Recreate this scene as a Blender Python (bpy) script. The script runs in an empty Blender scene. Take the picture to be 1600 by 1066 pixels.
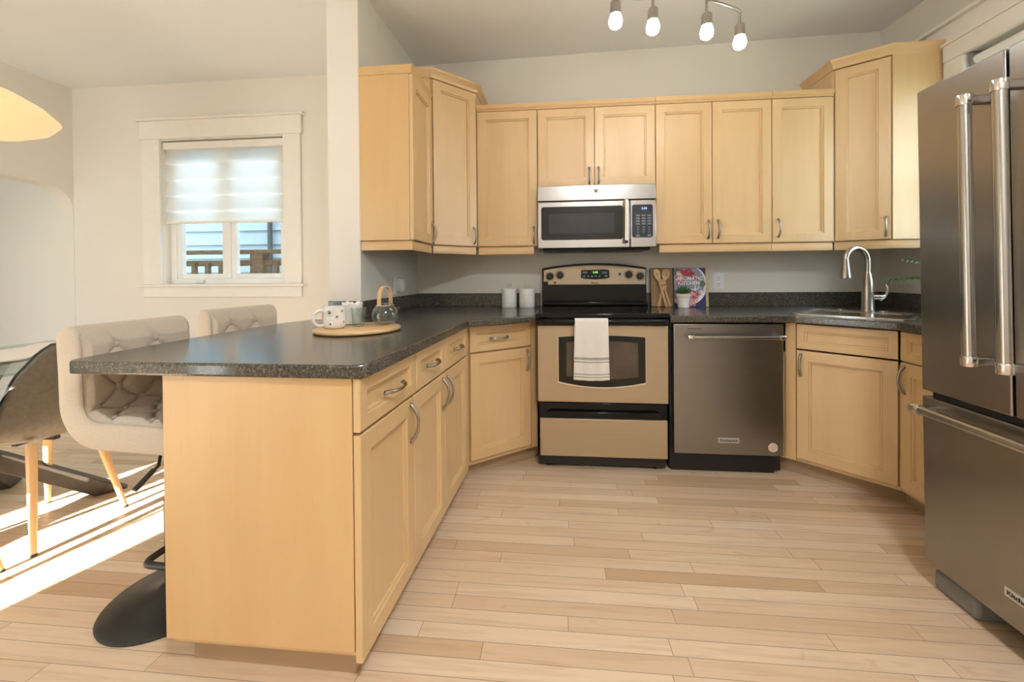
import bpy, bmesh, math, random
import numpy as np
from mathutils import Vector, Matrix
SC = bpy.context.scene
COL = SC.collection
rnd = random.Random(7)
R = math.radians

# ------------------------------------------------------------------ camera, sky, sun, daylight, exposure
F_PX, CX, CY = 623.43, 812.0, 435.6
YAW, PITCH, ROLL, CAM_H = 0.0908, 0.0091, 0.0078, 1.1534
def make_camera():
    c, s = math.cos(YAW), math.sin(YAW); cp, sp = math.cos(PITCH), math.sin(PITCH); cr, sr = math.cos(ROLL), math.sin(ROLL)
    fwd = Vector((-s*cp, c*cp, -sp)); r0 = Vector((c, s, 0)); u0 = Vector((-s*sp, c*sp, cp))
    right = cr*r0 - sr*u0; up = sr*r0 + cr*u0
    cd = bpy.data.cameras.new('camera'); cam = bpy.data.objects.new('camera', cd); COL.objects.link(cam)
    m = Matrix((right, up, -fwd)).transposed().to_4x4(); m.translation = Vector((0, 0, CAM_H))
    cam.matrix_world = m
    cd.sensor_width = 36; cd.lens = F_PX/1600*36
    cd.shift_x = (800-CX)/1600; cd.shift_y = (CY-533)/1600
    cd.clip_start = 0.02
    SC.camera = cam
make_camera()
SC.view_settings.view_transform = 'Standard'
SC.view_settings.look = 'None'
SC.view_settings.exposure = 0.45
SC.view_settings.gamma = 1.0
SC.view_settings.use_curve_mapping = False
SC.cycles.use_denoising = True
SC.cycles.max_bounces = 10
SC.cycles.diffuse_bounces = 5
SC.cycles.glossy_bounces = 5
SC.cycles.transmission_bounces = 8
SC.cycles.transparent_max_bounces = 12
SC.cycles.sample_clamp_indirect = 6.0
SC.cycles.caustics_reflective = False
SC.cycles.caustics_refractive = False

w = bpy.data.worlds.new('sky'); SC.world = w; w.use_nodes = True
w.node_tree.nodes['Background'].inputs[0].default_value = (0.80, 0.90, 1.0, 1)
w.node_tree.nodes['Background'].inputs[1].default_value = 5.0

SUN_E = R(22.0)
def make_sun():
    d = Vector((0.32*math.cos(SUN_E), 0.947*math.cos(SUN_E), -math.sin(SUN_E)))
    l = bpy.data.lights.new('sun', 'SUN'); o = bpy.data.objects.new('sun', l); COL.objects.link(o)
    l.energy = 42.0; l.angle = R(0.55); l.color = (1.0, 0.945, 0.86)
    o.rotation_euler = d.to_track_quat('-Z', 'Y').to_euler(); o.location = (-4, -8, 6)
make_sun()
def daylight(name, loc, direction, sx, sz, power, color=(0.96, 0.98, 1.0)):
    l = bpy.data.lights.new(name, 'AREA'); l.shape = 'RECTANGLE'; l.size = sx; l.size_y = sz; l.energy = power; l.color = color
    o = bpy.data.objects.new(name, l); COL.objects.link(o); o.location = loc
    o.rotation_euler = Vector(direction).to_track_quat('-Z', 'Z').to_euler()
# area lamps as daylight: unseen patio door, added living room window, sink window
daylight('daylight_patio_door', (-3.28, -1.46, 1.05), (0, 1, 0), 0.95, 1.9, 32)
daylight('fill_added_window', (-5.4, -1.46, 1.4), (0, 1, 0), 1.5, 1.5, 18)  # window and lamp both put in to light the living room
daylight('daylight_sink_window', (2.44, 2.1, 1.72), (-1, 0, 0), 0.6, 1.2, 4, (0.80, 0.91, 1.0))

# ------------------------------------------------------------------ node materials
class NT:
    def __init__(self, name):
        self.m = bpy.data.materials.new(name); self.m.use_nodes = True
        self.t = self.m.node_tree; self.n = self.t.nodes; self.b = self.n['Principled BSDF']; self.out = self.n['Material Output']
    def add(self, typ, **kw):
        nd = self.n.new(typ)
        for k, v in kw.items(): setattr(nd, k, v)
        return nd
    def put(self, sock, v):
        if isinstance(v, bpy.types.NodeSocket): self.t.links.new(v, sock)
        elif v is not None:
            if hasattr(sock.default_value, '__len__') and isinstance(v, (tuple, list)) and len(v) == 3 and len(sock.default_value) == 4: v = (*v, 1)
            sock.default_value = v
    def math(self, op, a, b=None, c=None):
        nd = self.add('ShaderNodeMath', operation=op)
        self.put(nd.inputs[0], a)
        if b is not None: self.put(nd.inputs[1], b)
        if c is not None: self.put(nd.inputs[2], c)
        return nd.outputs[0]
    def coord(self, kind='Object', scale=(1, 1, 1), rot=(0, 0, 0)):
        tc = self.add('ShaderNodeTexCoord'); mp = self.add('ShaderNodeMapping')
        self.put(mp.inputs['Vector'], tc.outputs[kind]); mp.inputs['Scale'].default_value = scale; mp.inputs['Rotation'].default_value = rot
        return mp.outputs[0]
    def noise(self, vec, scale=5.0, detail=3.0, rough=0.5, dist=0.0):
        nd = self.add('ShaderNodeTexNoise'); self.put(nd.inputs['Vector'], vec)
        nd.inputs['Scale'].default_value = scale; nd.inputs['Detail'].default_value = detail; nd.inputs['Roughness'].default_value = rough; nd.inputs['Distortion'].default_value = dist
        return nd.outputs['Fac']
    def ramp(self, fac, stops, interp='LINEAR'):
        nd = self.add('ShaderNodeValToRGB'); self.put(nd.inputs[0], fac); cr = nd.color_ramp; cr.interpolation = interp
        while len(cr.elements) < len(stops): cr.elements.new(0.5)
        for e, (p, c) in zip(cr.elements, stops): e.position = p; e.color = (*c, 1)
        return nd.outputs[0]
    def mix(self, fac, a, b, blend='MIX'):
        nd = self.add('ShaderNodeMix', data_type='RGBA', blend_type=blend)
        self.put(nd.inputs[0], fac); self.put(nd.inputs[6], a); self.put(nd.inputs[7], b)
        return nd.outputs[2]
    def bump(self, h, strength=0.2, dist=0.01):
        nd = self.add('ShaderNodeBump'); self.put(nd.inputs['Height'], h); nd.inputs['Strength'].default_value = strength; nd.inputs['Distance'].default_value = dist
        self.put(self.b.inputs['Normal'], nd.outputs[0])
    def set(self, **kw):
        names = dict(color='Base Color', rough='Roughness', metal='Metallic', spec='Specular IOR Level', emit='Emission Color', estr='Emission Strength', trans='Transmission Weight', ior='IOR', coat='Coat Weight', coatr='Coat Roughness', aniso='Anisotropic', sheen='Sheen Weight', alpha='Alpha')
        for k, v in kw.items(): self.put(self.b.inputs[names[k]], v)
        return self
def plain(name, color, rough=0.5, metal=0.0, var=0.06, scale=14.0, **kw):
    t = NT(name); f = t.noise(t.coord(), scale, 2)
    lo = tuple(max(0, c*(1-var)) for c in color); hi = tuple(min(1, c*(1+var)) for c in color)
    t.set(color=t.ramp(f, [(0.3, lo), (0.7, hi)]), rough=rough, metal=metal, **kw)
    return t.m
def glow(name, color, strength):
    t = NT(name); t.set(color=color, emit=color, estr=strength); return t.m
def maple(name, a, b, c, vertical=True, rough=0.38):
    t = NT(name)
    sc = (22, 22, 1.3) if vertical else (1.5, 1.5, 24)
    v = t.coord(scale=sc)
    f1 = t.noise(v, 1.0, 4, 0.55, 0.6); v2 = t.coord(scale=(2.6, 2.6, 0.9) if vertical else (0.9, 0.9, 2.6)); f2 = t.noise(v2, 1.6, 3)
    col = t.ramp(t.math('ADD', t.math('MULTIPLY', f1, 0.30), t.math('MULTIPLY', f2, 0.70)), [(0.30, a), (0.52, b), (0.72, c)])
    fl = t.noise(t.coord(scale=(90, 90, 9) if vertical else (9, 9, 90)), 1.0, 2)
    col = t.mix(t.math('MULTIPLY', t.math('GREATER_THAN', fl, 0.68), 0.10), col, (a[0]*.75, a[1]*.7, a[2]*.62))
    oi = t.add('ShaderNodeObjectInfo')
    col = t.mix(t.math('MULTIPLY', oi.outputs['Random'], 0.30), col, (b[0]*.93, b[1]*.87, b[2]*.78))
    t.set(color=col, rough=rough, spec=0.5, coat=0.25, coatr=0.28)
    t.bump(f1, 0.03, 0.003)
    return t.m
def stainless(name, color, rough=0.3, vertical=False, metal=1.0):
    t = NT(name)
    v = t.coord(scale=(60, 60, 1.2) if vertical else (1.2, 1.2, 60))
    f = t.noise(v, 1.0, 2)
    lo = tuple(c*.985 for c in color); hi = tuple(min(1, c*1.015) for c in color)
    t.set(color=t.ramp(f, [(0.25, lo), (0.75, hi)]), metal=metal, rough=rough)
    return t.m
def wall_paint(name, color, rough=0.75):
    t = NT(name); v = t.coord()
    f = t.noise(v, 1.2, 2); g = t.noise(v, 160, 2)
    t.set(color=t.ramp(f, [(0.3, tuple(c*.975 for c in color)), (0.7, color)]), rough=rough, spec=0.3); t.bump(g, 0.05, 0.002)
    return t.m
def floor_material():
    t = NT('maple_strip_floor')
    tc = t.add('ShaderNodeTexCoord'); sep = t.add('ShaderNodeSeparateXYZ'); t.put(sep.inputs[0], tc.outputs['Object'])
    x, y = sep.outputs[0], sep.outputs[1]
    W = 0.0585
    yr = t.math('DIVIDE', y, W); row = t.math('FLOOR', yr); fy = t.math('FRACT', yr)
    wn = t.add('ShaderNodeTexWhiteNoise', noise_dimensions='1D'); t.put(wn.inputs['W'], row)
    L = t.math('MULTIPLY_ADD', wn.outputs['Value'], 0.55, 0.62)
    wn2 = t.add('ShaderNodeTexWhiteNoise', noise_dimensions='1D'); t.put(wn2.inputs['W'], t.math('ADD', row, 57.3))
    xr = t.math('DIVIDE', t.math('MULTIPLY_ADD', wn2.outputs['Value'], 7.0, x), L)
    col_i = t.math('FLOOR', xr); fx = t.math('FRACT', xr)
    cmb = t.add('ShaderNodeCombineXYZ'); t.put(cmb.inputs[0], col_i); t.put(cmb.inputs[1], row)
    wn3 = t.add('ShaderNodeTexWhiteNoise', noise_dimensions='2D'); t.put(wn3.inputs['Vector'], cmb.outputs[0])
    val = wn3.outputs['Value']
    base = t.ramp(val, [(0.0, (0.58, 0.40, 0.245)), (0.12, (0.70, 0.52, 0.35)), (0.6, (0.755, 0.58, 0.41)), (1.0, (0.80, 0.645, 0.48))])
    # grain, shifted from board to board
    sh = t.add('ShaderNodeCombineXYZ'); t.put(sh.inputs[0], t.math('MULTIPLY_ADD', val, 31.0, t.math('MULTIPLY', x, 2.2)))
    t.put(sh.inputs[1], t.math('MULTIPLY', y, 38.0)); t.put(sh.inputs[2], t.math('MULTIPLY', val, 17.0))
    g = t.noise(sh.outputs[0], 1.0, 4, 0.6, 0.9)
    col = t.mix(t.math('MULTIPLY', t.ramp(g, [(0.48, (0, 0, 0)), (0.74, (1, 1, 1))]), 0.42), base, (0.47, 0.285, 0.155))
    sh2 = t.add('ShaderNodeCombineXYZ'); t.put(sh2.inputs[0], t.math('MULTIPLY_ADD', val, 13.0, t.math('MULTIPLY', x, 5.0))); t.put(sh2.inputs[1], t.math('MULTIPLY', y, 16.0))
    k = t.noise(sh2.outputs[0], 1.0, 2, 0.5, 1.5)
    col = t.mix(t.math('MULTIPLY', t.ramp(k, [(0.66, (0, 0, 0)), (0.78, (1, 1, 1))]), 0.35), col, (0.42, 0.22, 0.10))
    ey = t.math('MINIMUM', fy, t.math('SUBTRACT', 1.0, fy)); ex = t.math('MULTIPLY', t.math('MINIMUM', fx, t.math('SUBTRACT', 1.0, fx)), L)
    gap = t.math('MAXIMUM', t.math('LESS_THAN', t.math('MULTIPLY', ey, W), 0.0009), t.math('LESS_THAN', ex, 0.0010))
    col = t.mix(t.math('MULTIPLY', gap, 0.72), col, (0.13, 0.075, 0.04))
    t.set(color=col, rough=t.math('MULTIPLY_ADD', g, 0.12, 0.30), spec=0.45)
    t.bump(t.math('SUBTRACT', 1.0, gap), 0.25, 0.0015)
    return t.m
def laminate():
    t = NT('dark_speckled_laminate'); v = t.coord()
    vo = t.add('ShaderNodeTexVoronoi'); t.put(vo.inputs['Vector'], v); vo.inputs['Scale'].default_value = 210
    n = t.noise(v, 115, 4, 0.75); n2 = t.noise(v, 230, 2)
    col = t.ramp(n, [(0.38, (0.028, 0.027, 0.024)), (0.54, (0.066, 0.061, 0.049)), (0.68, (0.155, 0.131, 0.092))])
    col = t.mix(t.math('MULTIPLY', t.math('GREATER_THAN', n2, 0.62), 0.7), col, (0.23, 0.19, 0.13))
    t.set(color=col, rough=t.math('MULTIPLY_ADD', n, 0.08, 0.16), spec=0.75); t.bump(n, 0.05, 0.001)
    return t.m
def pane_glass():
    t = NT('window_pane_glass'); tr = t.add('ShaderNodeBsdfTransparent'); gl = t.add('ShaderNodeBsdfGlossy'); gl.inputs['Roughness'].default_value = 0.02
    lw = t.add('ShaderNodeLayerWeight'); lw.inputs[0].default_value = 0.5; mx = t.add('ShaderNodeMixShader')
    tr.inputs[0].default_value = (0.97, 0.985, 0.98, 1)
    t.put(mx.inputs[0], t.math('MULTIPLY_ADD', t.math('POWER', lw.outputs['Facing'], 5.0), 0.9, 0.035)); t.put(mx.inputs[1], tr.outputs[0]); t.put(mx.inputs[2], gl.outputs[0]); t.put(t.out.inputs[0], mx.outputs[0])
    return t.m
def thin_glass(name, tint=(0.95, 0.98, 0.97)):
    t = NT(name); tr = t.add('ShaderNodeBsdfTransparent'); gl = t.add('ShaderNodeBsdfGlossy'); gl.inputs['Roughness'].default_value = 0.03
    lw = t.add('ShaderNodeLayerWeight'); lw.inputs[0].default_value = 0.5; mx = t.add('ShaderNodeMixShader'); tr.inputs[0].default_value = (*tint, 1)
    t.put(mx.inputs[0], t.math('MULTIPLY_ADD', t.math('POWER', lw.outputs['Facing'], 3.5), 0.75, 0.06)); t.put(mx.inputs[1], tr.outputs[0]); t.put(mx.inputs[2], gl.outputs[0]); t.put(t.out.inputs[0], mx.outputs[0])
    return t.m
def translucent(name, color, amount=0.5):
    t = NT(name); d = t.add('ShaderNodeBsdfDiffuse'); s = t.add('ShaderNodeBsdfTranslucent'); mx = t.add('ShaderNodeMixShader')
    f = t.noise(t.coord(scale=(300, 300, 300)), 1.0, 2)
    col = t.ramp(f, [(0.3, tuple(c*.95 for c in color)), (0.7, color)])
    t.put(d.inputs[0], col); t.put(s.inputs[0], col); mx.inputs[0].default_value = amount
    t.put(mx.inputs[1], d.outputs[0]); t.put(mx.inputs[2], s.outputs[0]); t.put(t.out.inputs[0], mx.outputs[0])
    return t.m
def weave(name, a, b, scale=420, rough=0.9):
    t = NT(name); v = t.coord(scale=(scale, scale, scale*0.9)); n = t.noise(v, 1.0, 2); n2 = t.noise(t.coord(), 9, 2)
    col = t.mix(t.math('MULTIPLY', n2, 0.3), t.ramp(n, [(0.3, a), (0.7, b)]), a)
    t.set(color=col, rough=rough, spec=0.2, sheen=0.25); t.bump(n, 0.25, 0.0015)
    return t.m
M = {}
M['floor'] = floor_material()
M['wall_kitchen'] = wall_paint('kitchen_greige_paint', (0.72, 0.69, 0.615))
M['wall_dining'] = wall_paint('dining_cream_paint', (0.82, 0.78, 0.72))
M['ceiling'] = wall_paint('ceiling_white_paint', (0.865, 0.87, 0.88))
M['trim'] = plain('white_trim_paint', (0.86, 0.825, 0.775), 0.45, var=0.015)
M['vinyl'] = plain('white_vinyl', (0.85, 0.85, 0.84), 0.35, var=0.01)
M['maple'] = maple('maple_veneer', (0.63, 0.43, 0.215), (0.69, 0.485, 0.255), (0.73, 0.53, 0.295))
M['maple_h'] = maple('maple_rail', (0.60, 0.385, 0.18), (0.67, 0.45, 0.225), (0.72, 0.50, 0.27), False)
M['maple_end'] = maple('maple_end_panel', (0.63, 0.405, 0.18), (0.675, 0.45, 0.215), (0.715, 0.495, 0.245))
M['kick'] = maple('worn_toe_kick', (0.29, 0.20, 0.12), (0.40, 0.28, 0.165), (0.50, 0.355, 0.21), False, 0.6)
M['laminate'] = laminate()
M['nickel'] = stainless('brushed_nickel', (0.42, 0.39, 0.345), 0.28)
M['steel'] = stainless('brushed_stainless', (0.47, 0.455, 0.435), 0.22)
M['steel_dw'] = stainless('dark_stainless', (0.33, 0.32, 0.305), 0.30)
M['steel_fridge'] = stainless('fridge_stainless', (0.37, 0.355, 0.335), 0.27)
M['steel_bright'] = stainless('bright_stainless', (0.72, 0.70, 0.67), 0.18)
M['range_face'] = stainless('warm_stainless_coating', (0.50, 0.395, 0.265), 0.42, metal=0.45)
M['black_gloss'] = plain('black_gloss_enamel', (0.006, 0.006, 0.007), 0.08, spec=0.28)
M['black'] = plain('black_plastic', (0.014, 0.014, 0.014), 0.35)
M['dark_glass'] = plain('dark_oven_glass', (0.012, 0.013, 0.010), 0.05, spec=0.35)
M['oven_dots'] = plain('oven_window_tint', (0.085, 0.065, 0.045), 0.10, spec=0.6, var=0.25, scale=6)
M['ring_print'] = plain('cooktop_ring_print', (0.03, 0.03, 0.03), 0.15)
M['grey_plastic'] = plain('grey_plastic', (0.22, 0.22, 0.215), 0.5)
M['white_ceramic'] = plain('white_ceramic', (0.82, 0.80, 0.76), 0.22, var=0.015)
M['white_plastic'] = plain('white_plastic', (0.80, 0.80, 0.78), 0.35, var=0.01)
M['terracotta_rim'] = plain('pale_terracotta', (0.74, 0.60, 0.49), 0.7)
M['bamboo'] = maple('bamboo_board', (0.62, 0.38, 0.17), (0.72, 0.48, 0.24), (0.80, 0.58, 0.33), False, 0.45)
M['spoon_wood'] = maple('spoon_beech', (0.58, 0.36, 0.16), (0.68, 0.45, 0.22), (0.74, 0.52, 0.28))
M['board_dark'] = maple('acacia_board', (0.20, 0.115, 0.05), (0.33, 0.20, 0.085), (0.44, 0.28, 0.12))
M['oak'] = maple('chair_leg_beech', (0.60, 0.37, 0.17), (0.70, 0.45, 0.22), (0.76, 0.52, 0.28))
M['dark_wood'] = plain('espresso_wood', (0.045, 0.035, 0.028), 0.4, var=0.3)
M['linen'] = weave('oatmeal_linen', (0.50, 0.43, 0.35), (0.66, 0.585, 0.49))
M['linen_dark'] = weave('linen_button', (0.42, 0.36, 0.285), (0.56, 0.49, 0.40))
M['leather'] = plain('taupe_leatherette', (0.145, 0.125, 0.095), 0.42, var=0.12, scale=60)
M['black_metal'] = plain('black_powder_coat', (0.016, 0.016, 0.017), 0.42)
M['towel'] = weave('white_towel', (0.74, 0.72, 0.67), (0.86, 0.84, 0.80), 300)
M['towel_stripe'] = weave('grey_towel_stripe', (0.36, 0.35, 0.33), (0.50, 0.48, 0.45), 300)
M['pane'] = pane_glass()
M['glass'] = thin_glass('clear_glass')
M['table_glass'] = thin_glass('green_edged_glass', (0.80, 0.90, 0.85))
M['blind'] = translucent('blind_fabric', (0.93, 0.90, 0.86), 0.66)
M['leaf'] = plain('succulent_leaf', (0.05, 0.17, 0.055), 0.5, var=0.3, scale=40)
M['palm'] = plain('palm_leaf', (0.075, 0.17, 0.035), 0.5, var=0.3, scale=30)
M['soil'] = plain('soil', (0.05, 0.035, 0.025), 0.9, var=0.4)
M['bulb'] = glow('lit_bulb', (1.0, 0.96, 0.91), 56.0)
M['fill_diffuser'] = glow('fill_light_glow', (0.96, 0.98, 1.0), 106.0)  # glow of the added fill light
M['shade'] = glow('lit_veneer_shade', (0.95, 0.62, 0.34), 0.42)
M['siding'] = plain('pale_blue_siding', (0.37, 0.47, 0.56), 0.7, var=0.03)
M['deck_wood'] = plain('weathered_deck_wood', (0.20, 0.12, 0.065), 0.8, var=0.3, scale=30)
M['downspout'] = plain('dark_downspout', (0.05, 0.06, 0.07), 0.6)
M['lawn'] = plain('lawn', (0.10, 0.15, 0.05), 0.9, var=0.3, scale=5)
M['roofing'] = plain('grey_roofing', (0.12, 0.12, 0.12), 0.9, var=0.2)
M['ink'] = plain('dark_ink', (0.03, 0.03, 0.03), 0.5)
M['silver_text'] = plain('pale_grey_print', (0.62, 0.64, 0.66), 0.4)
M['white_print'] = plain('white_print', (0.85, 0.83, 0.80), 0.6)
M['badge'] = plain('badge_plate', (0.62, 0.60, 0.57), 0.3, metal=0.4)
M['led_green'] = glow('green_led', (0.25, 1.0, 0.25), 1.6)
M['led_blue'] = glow('blue_led', (0.25, 0.40, 1.0), 2.0)
M['panel_blue'] = plain('keypad_dark_blue', (0.018, 0.024, 0.036), 0.25)
M['key'] = plain('keypad_key', (0.16, 0.19, 0.23), 0.5)
M['cover_blue'] = plain('cookbook_indigo', (0.030, 0.035, 0.11), 0.4)
M['cover_grey'] = plain('cookbook_plate_grey', (0.27, 0.28, 0.34), 0.4)
M['cover_plate'] = plain('cookbook_plate_white', (0.72, 0.72, 0.76), 0.4)
M['cover_red'] = plain('cookbook_petal_red', (0.42, 0.03, 0.055), 0.45, var=0.3, scale=60)
M['cover_pink'] = plain('cookbook_petal_pink', (0.72, 0.34, 0.33), 0.45, var=0.3, scale=60)
M['cover_green'] = plain('cookbook_herb_green', (0.10, 0.17, 0.09), 0.45, var=0.3, scale=60)
M['paper'] = plain('paper_edge', (0.80, 0.77, 0.70), 0.8)
M['stain'] = plain('daisy_brown', (0.22, 0.15, 0.09), 0.6)
M['runner'] = weave('white_runner', (0.78, 0.72, 0.66), (0.88, 0.83, 0.77), 260)

# ------------------------------------------------------------------ mesh helpers
def thing(name, loc, label=None, cat=None, group=None, kind=None, rot=0.0):
    o = bpy.data.objects.new(name, None); o.location = loc; o.rotation_euler = (0, 0, rot); o.empty_display_size = 0.05
    COL.objects.link(o); tag(o, label, cat, group, kind); return o
def tag(o, label=None, cat=None, group=None, kind=None):
    if label: o['label'] = label
    if cat: o['category'] = cat
    if group: o['group'] = group
    if kind: o['kind'] = kind
    return o
def root_loc(p):
    while p.parent: p = p.parent
    return p.location.copy()
class MB:
    """collects shapes; build() links them as one mesh object"""
    def __init__(self): self.v = []; self.f = []; self.mi = []; self.mats = []; self.cur = 0
    def use(self, m):
        if m not in self.mats: self.mats.append(m)
        self.cur = self.mats.index(m); return self
    def _add(self, vs, fs):
        o = len(self.v); self.v += [tuple(p) for p in vs]; self.f += [tuple(i+o for i in f) for f in fs]; self.mi += [self.cur]*len(fs); return self
    def box(self, x0, y0, z0, x1, y1, z1, xf=None):
        vs = [(x, y, z) for z in (z0, z1) for y in (y0, y1) for x in (x0, x1)]
        if xf: vs = [xf(p) for p in vs]
        return self._add(vs, [(0, 2, 3, 1), (4, 5, 7, 6), (0, 1, 5, 4), (2, 6, 7, 3), (0, 4, 6, 2), (1, 3, 7, 5)])
    def prism(self, poly, z0, z1, xf=None):
        n = len(poly); vs = [(p[0], p[1], z0) for p in poly]+[(p[0], p[1], z1) for p in poly]
        if xf: vs = [xf(p) for p in vs]
        return self._add(vs, [tuple(range(n))[::-1], tuple(range(n, 2*n))]+[(i, (i+1) % n, n+(i+1) % n, n+i) for i in range(n)])
    def loft(self, rings, closed=True, caps=True):
        n = len(rings[0]); vs = [p for r in rings for p in r]; fs = []
        for k in range(len(rings)-1):
            for i in range(n if closed else n-1):
                j = (i+1) % n; fs.append((k*n+i, k*n+j, (k+1)*n+j, (k+1)*n+i))
        if caps and closed: fs += [tuple(range(n))[::-1], tuple(range((len(rings)-1)*n, len(rings)*n))]
        return self._add(vs, fs)
    def tube(self, path, r, seg=10, closed=False, caps=True, flat=1.0):
        P = [Vector(p) for p in path]; n = len(P); rings = []; up = None
        rr = r if hasattr(r, '__len__') else [r]*n
        for i in range(n):
            a = P[(i-1) % n] if (closed or i > 0) else P[0]; b = P[(i+1) % n] if (closed or i < n-1) else P[-1]
            t = (b-a).normalized()
            if up is None: up = Vector((0, 0, 1)) if abs(t.z) < 0.9 else Vector((1, 0, 0))
            s = t.cross(up).normalized(); up = s.cross(t).normalized()
            rings.append([P[i]+rr[i]*(math.cos(q)*s+math.sin(q)*up*flat) for q in [2*math.pi*k/seg for k in range(seg)]])
        if closed: rings.append(rings[0]); return self.loft(rings, True, False)
        return self.loft(rings, True, caps)
    def lathe(self, prof, c=(0, 0, 0), seg=28, axis='z', caps=True, xf=None):
        rings = []
        for r, h in prof:
            ring = []
            for k in range(seg):
                a = 2*math.pi*k/seg; p = (r*math.cos(a), r*math.sin(a), h)
                if axis == 'y': p = (p[0], p[2], p[1])
                if axis == 'x': p = (p[2], p[0], p[1])
                p = (p[0]+c[0], p[1]+c[1], p[2]+c[2])
                ring.append(xf(p) if xf else p)
            rings.append(ring)
        return self.loft(rings, True, caps)
    def ball(self, c, r, seg=16, rows=9, sc=(1, 1, 1)):
        prof = [(max(1e-4, r*math.sin(math.pi*k/rows)), -r*math.cos(math.pi*k/rows)) for k in range(rows+1)]
        return self.lathe(prof, (0, 0, 0), seg, xf=lambda p: (p[0]*sc[0]+c[0], p[1]*sc[1]+c[1], p[2]*sc[2]+c[2]))
    def grid(self, fn, nu, nv, closed_u=False):
        vs = [fn(i/(nu if closed_u else nu-1), j/(nv-1)) for j in range(nv) for i in range(nu)]; fs = []
        for j in range(nv-1):
            for i in range(nu if closed_u else nu-1):
                k = (i+1) % nu; fs.append((j*nu+i, j*nu+k, (j+1)*nu+k, (j+1)*nu+i))
        return self._add(vs, fs)
    def sweep(self, path, prof):
        """profile (outward, z) swept along a plan polyline, mitred; outward is the right-hand side"""
        n = len(path); rings = []
        for i in range(n):
            def nrm(a, b):
                d = Vector((b[0]-a[0], b[1]-a[1])); d.normalize(); return Vector((d.y, -d.x))
            if i == 0: m = nrm(path[0], path[1])
            elif i == n-1: m = nrm(path[-2], path[-1])
            else:
                a, b = nrm(path[i-1], path[i]), nrm(path[i], path[i+1]); m = (a+b).normalized(); m = m/max(0.3, m.dot(a))
            rings.append([(path[i][0]+m.x*o, path[i][1]+m.y*o, z) for o, z in prof])
        return self.loft(rings, True, True)
    def build(self, name, mat=None, parent=None, local=False, bevel=0.0, sharp=38, seg=2, solid=0.0, merge=False):
        off = Vector((0, 0, 0)) if (local or parent is None) else root_loc(parent)
        me = bpy.data.meshes.new(name)
        me.from_pydata([(p[0]-off.x, p[1]-off.y, p[2]-off.z) for p in self.v], [], self.f)
        for m in (self.mats if self.mats else [mat]): me.materials.append(m)
        if self.mats: me.polygons.foreach_set('material_index', self.mi)
        bm = bmesh.new(); bm.from_mesh(me)
        if merge: bmesh.ops.remove_doubles(bm, verts=bm.verts, dist=1e-5)
        bmesh.ops.recalc_face_normals(bm, faces=bm.faces); bm.to_mesh(me); bm.free()
        me.polygons.foreach_set('use_smooth', [True]*len(me.polygons)); me.set_sharp_from_angle(angle=R(sharp))
        o = bpy.data.objects.new(name, me); COL.objects.link(o)
        if parent: o.parent = parent
        if solid:
            s = o.modifiers.new('solid', 'SOLIDIFY'); s.thickness = solid; s.offset = 0
        if bevel:
            b = o.modifiers.new('bevel', 'BEVEL'); b.width = bevel; b.segments = seg; b.limit_method = 'ANGLE'; b.angle_limit = R(40); b.harden_normals = False
        return o
def structure(name, mb, mat, label=None, bevel=0.0):
    o = mb.build(name, mat, None, bevel=bevel); tag(o, label, None, None, 'structure'); return o
def text(name, s, size, origin, tx, up, mat, parent, align='CENTER', extrude=0.0006, sub_local=False):
    c = bpy.data.curves.new(name, 'FONT'); c.body = s; c.size = size; c.align_x = align; c.align_y = 'CENTER'; c.extrude = extrude; c.offset = size*0.018; c.resolution_u = 3
    tmp = bpy.data.objects.new('tmp_text', c); COL.objects.link(tmp)
    me = bpy.data.meshes.new_from_object(tmp.evaluated_get(bpy.context.evaluated_depsgraph_get()))
    bpy.data.objects.remove(tmp); tx = Vector(tx).normalized(); up = Vector(up).normalized(); n = tx.cross(up)
    off = Vector((0, 0, 0)) if sub_local else root_loc(parent)
    for v in me.vertices: v.co = Vector(origin)-off+tx*v.co.x+up*v.co.y+n*v.co.z
    me.materials.clear(); me.materials.append(mat); me.name = name
    o = bpy.data.objects.new(name, me); COL.objects.link(o); o.parent = parent
    return o
class Face:
    """a vertical cabinet face: origin, direction along it (left to right as one faces it) and outward normal"""
    def __init__(s, O, t, n):
        s.O = Vector((O[0], O[1])); s.t = Vector(t).normalized(); s.n = Vector(n).normalized()
    def __call__(s, u, w, z):
        p = s.O+s.t*u+s.n*w; return (p.x, p.y, z)
def face2(a, b):
    t = Vector((b[0]-a[0], b[1]-a[1])); t.normalize(); return Face(a, t, (t.y, -t.x))
def panel_door(parent, F, u0, u1, z0, z1, name='door', mat='maple', frame=0.056, th=0.02):
    g = 0.0015; u0 += g; u1 -= g; z0 += g; z1 -= g
    def ring(ins, wv): return [F(u0+ins, wv, z0+ins), F(u1-ins, wv, z0+ins), F(u1-ins, wv, z1-ins), F(u0+ins, wv, z1-ins)]
    fr = min(frame, (z1-z0)*0.27, (u1-u0)*0.27)
    mb = MB().loft([ring(0, -th), ring(0, -0.0025), ring(0.0025, 0), ring(fr, 0), ring(fr+0.0025, -0.006), ring(fr+0.009, -0.0065), ring(fr+0.0115, -0.015), ring(fr+0.016, -0.0155)])
    return mb.build(name, M[mat], parent, sharp=10)
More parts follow.
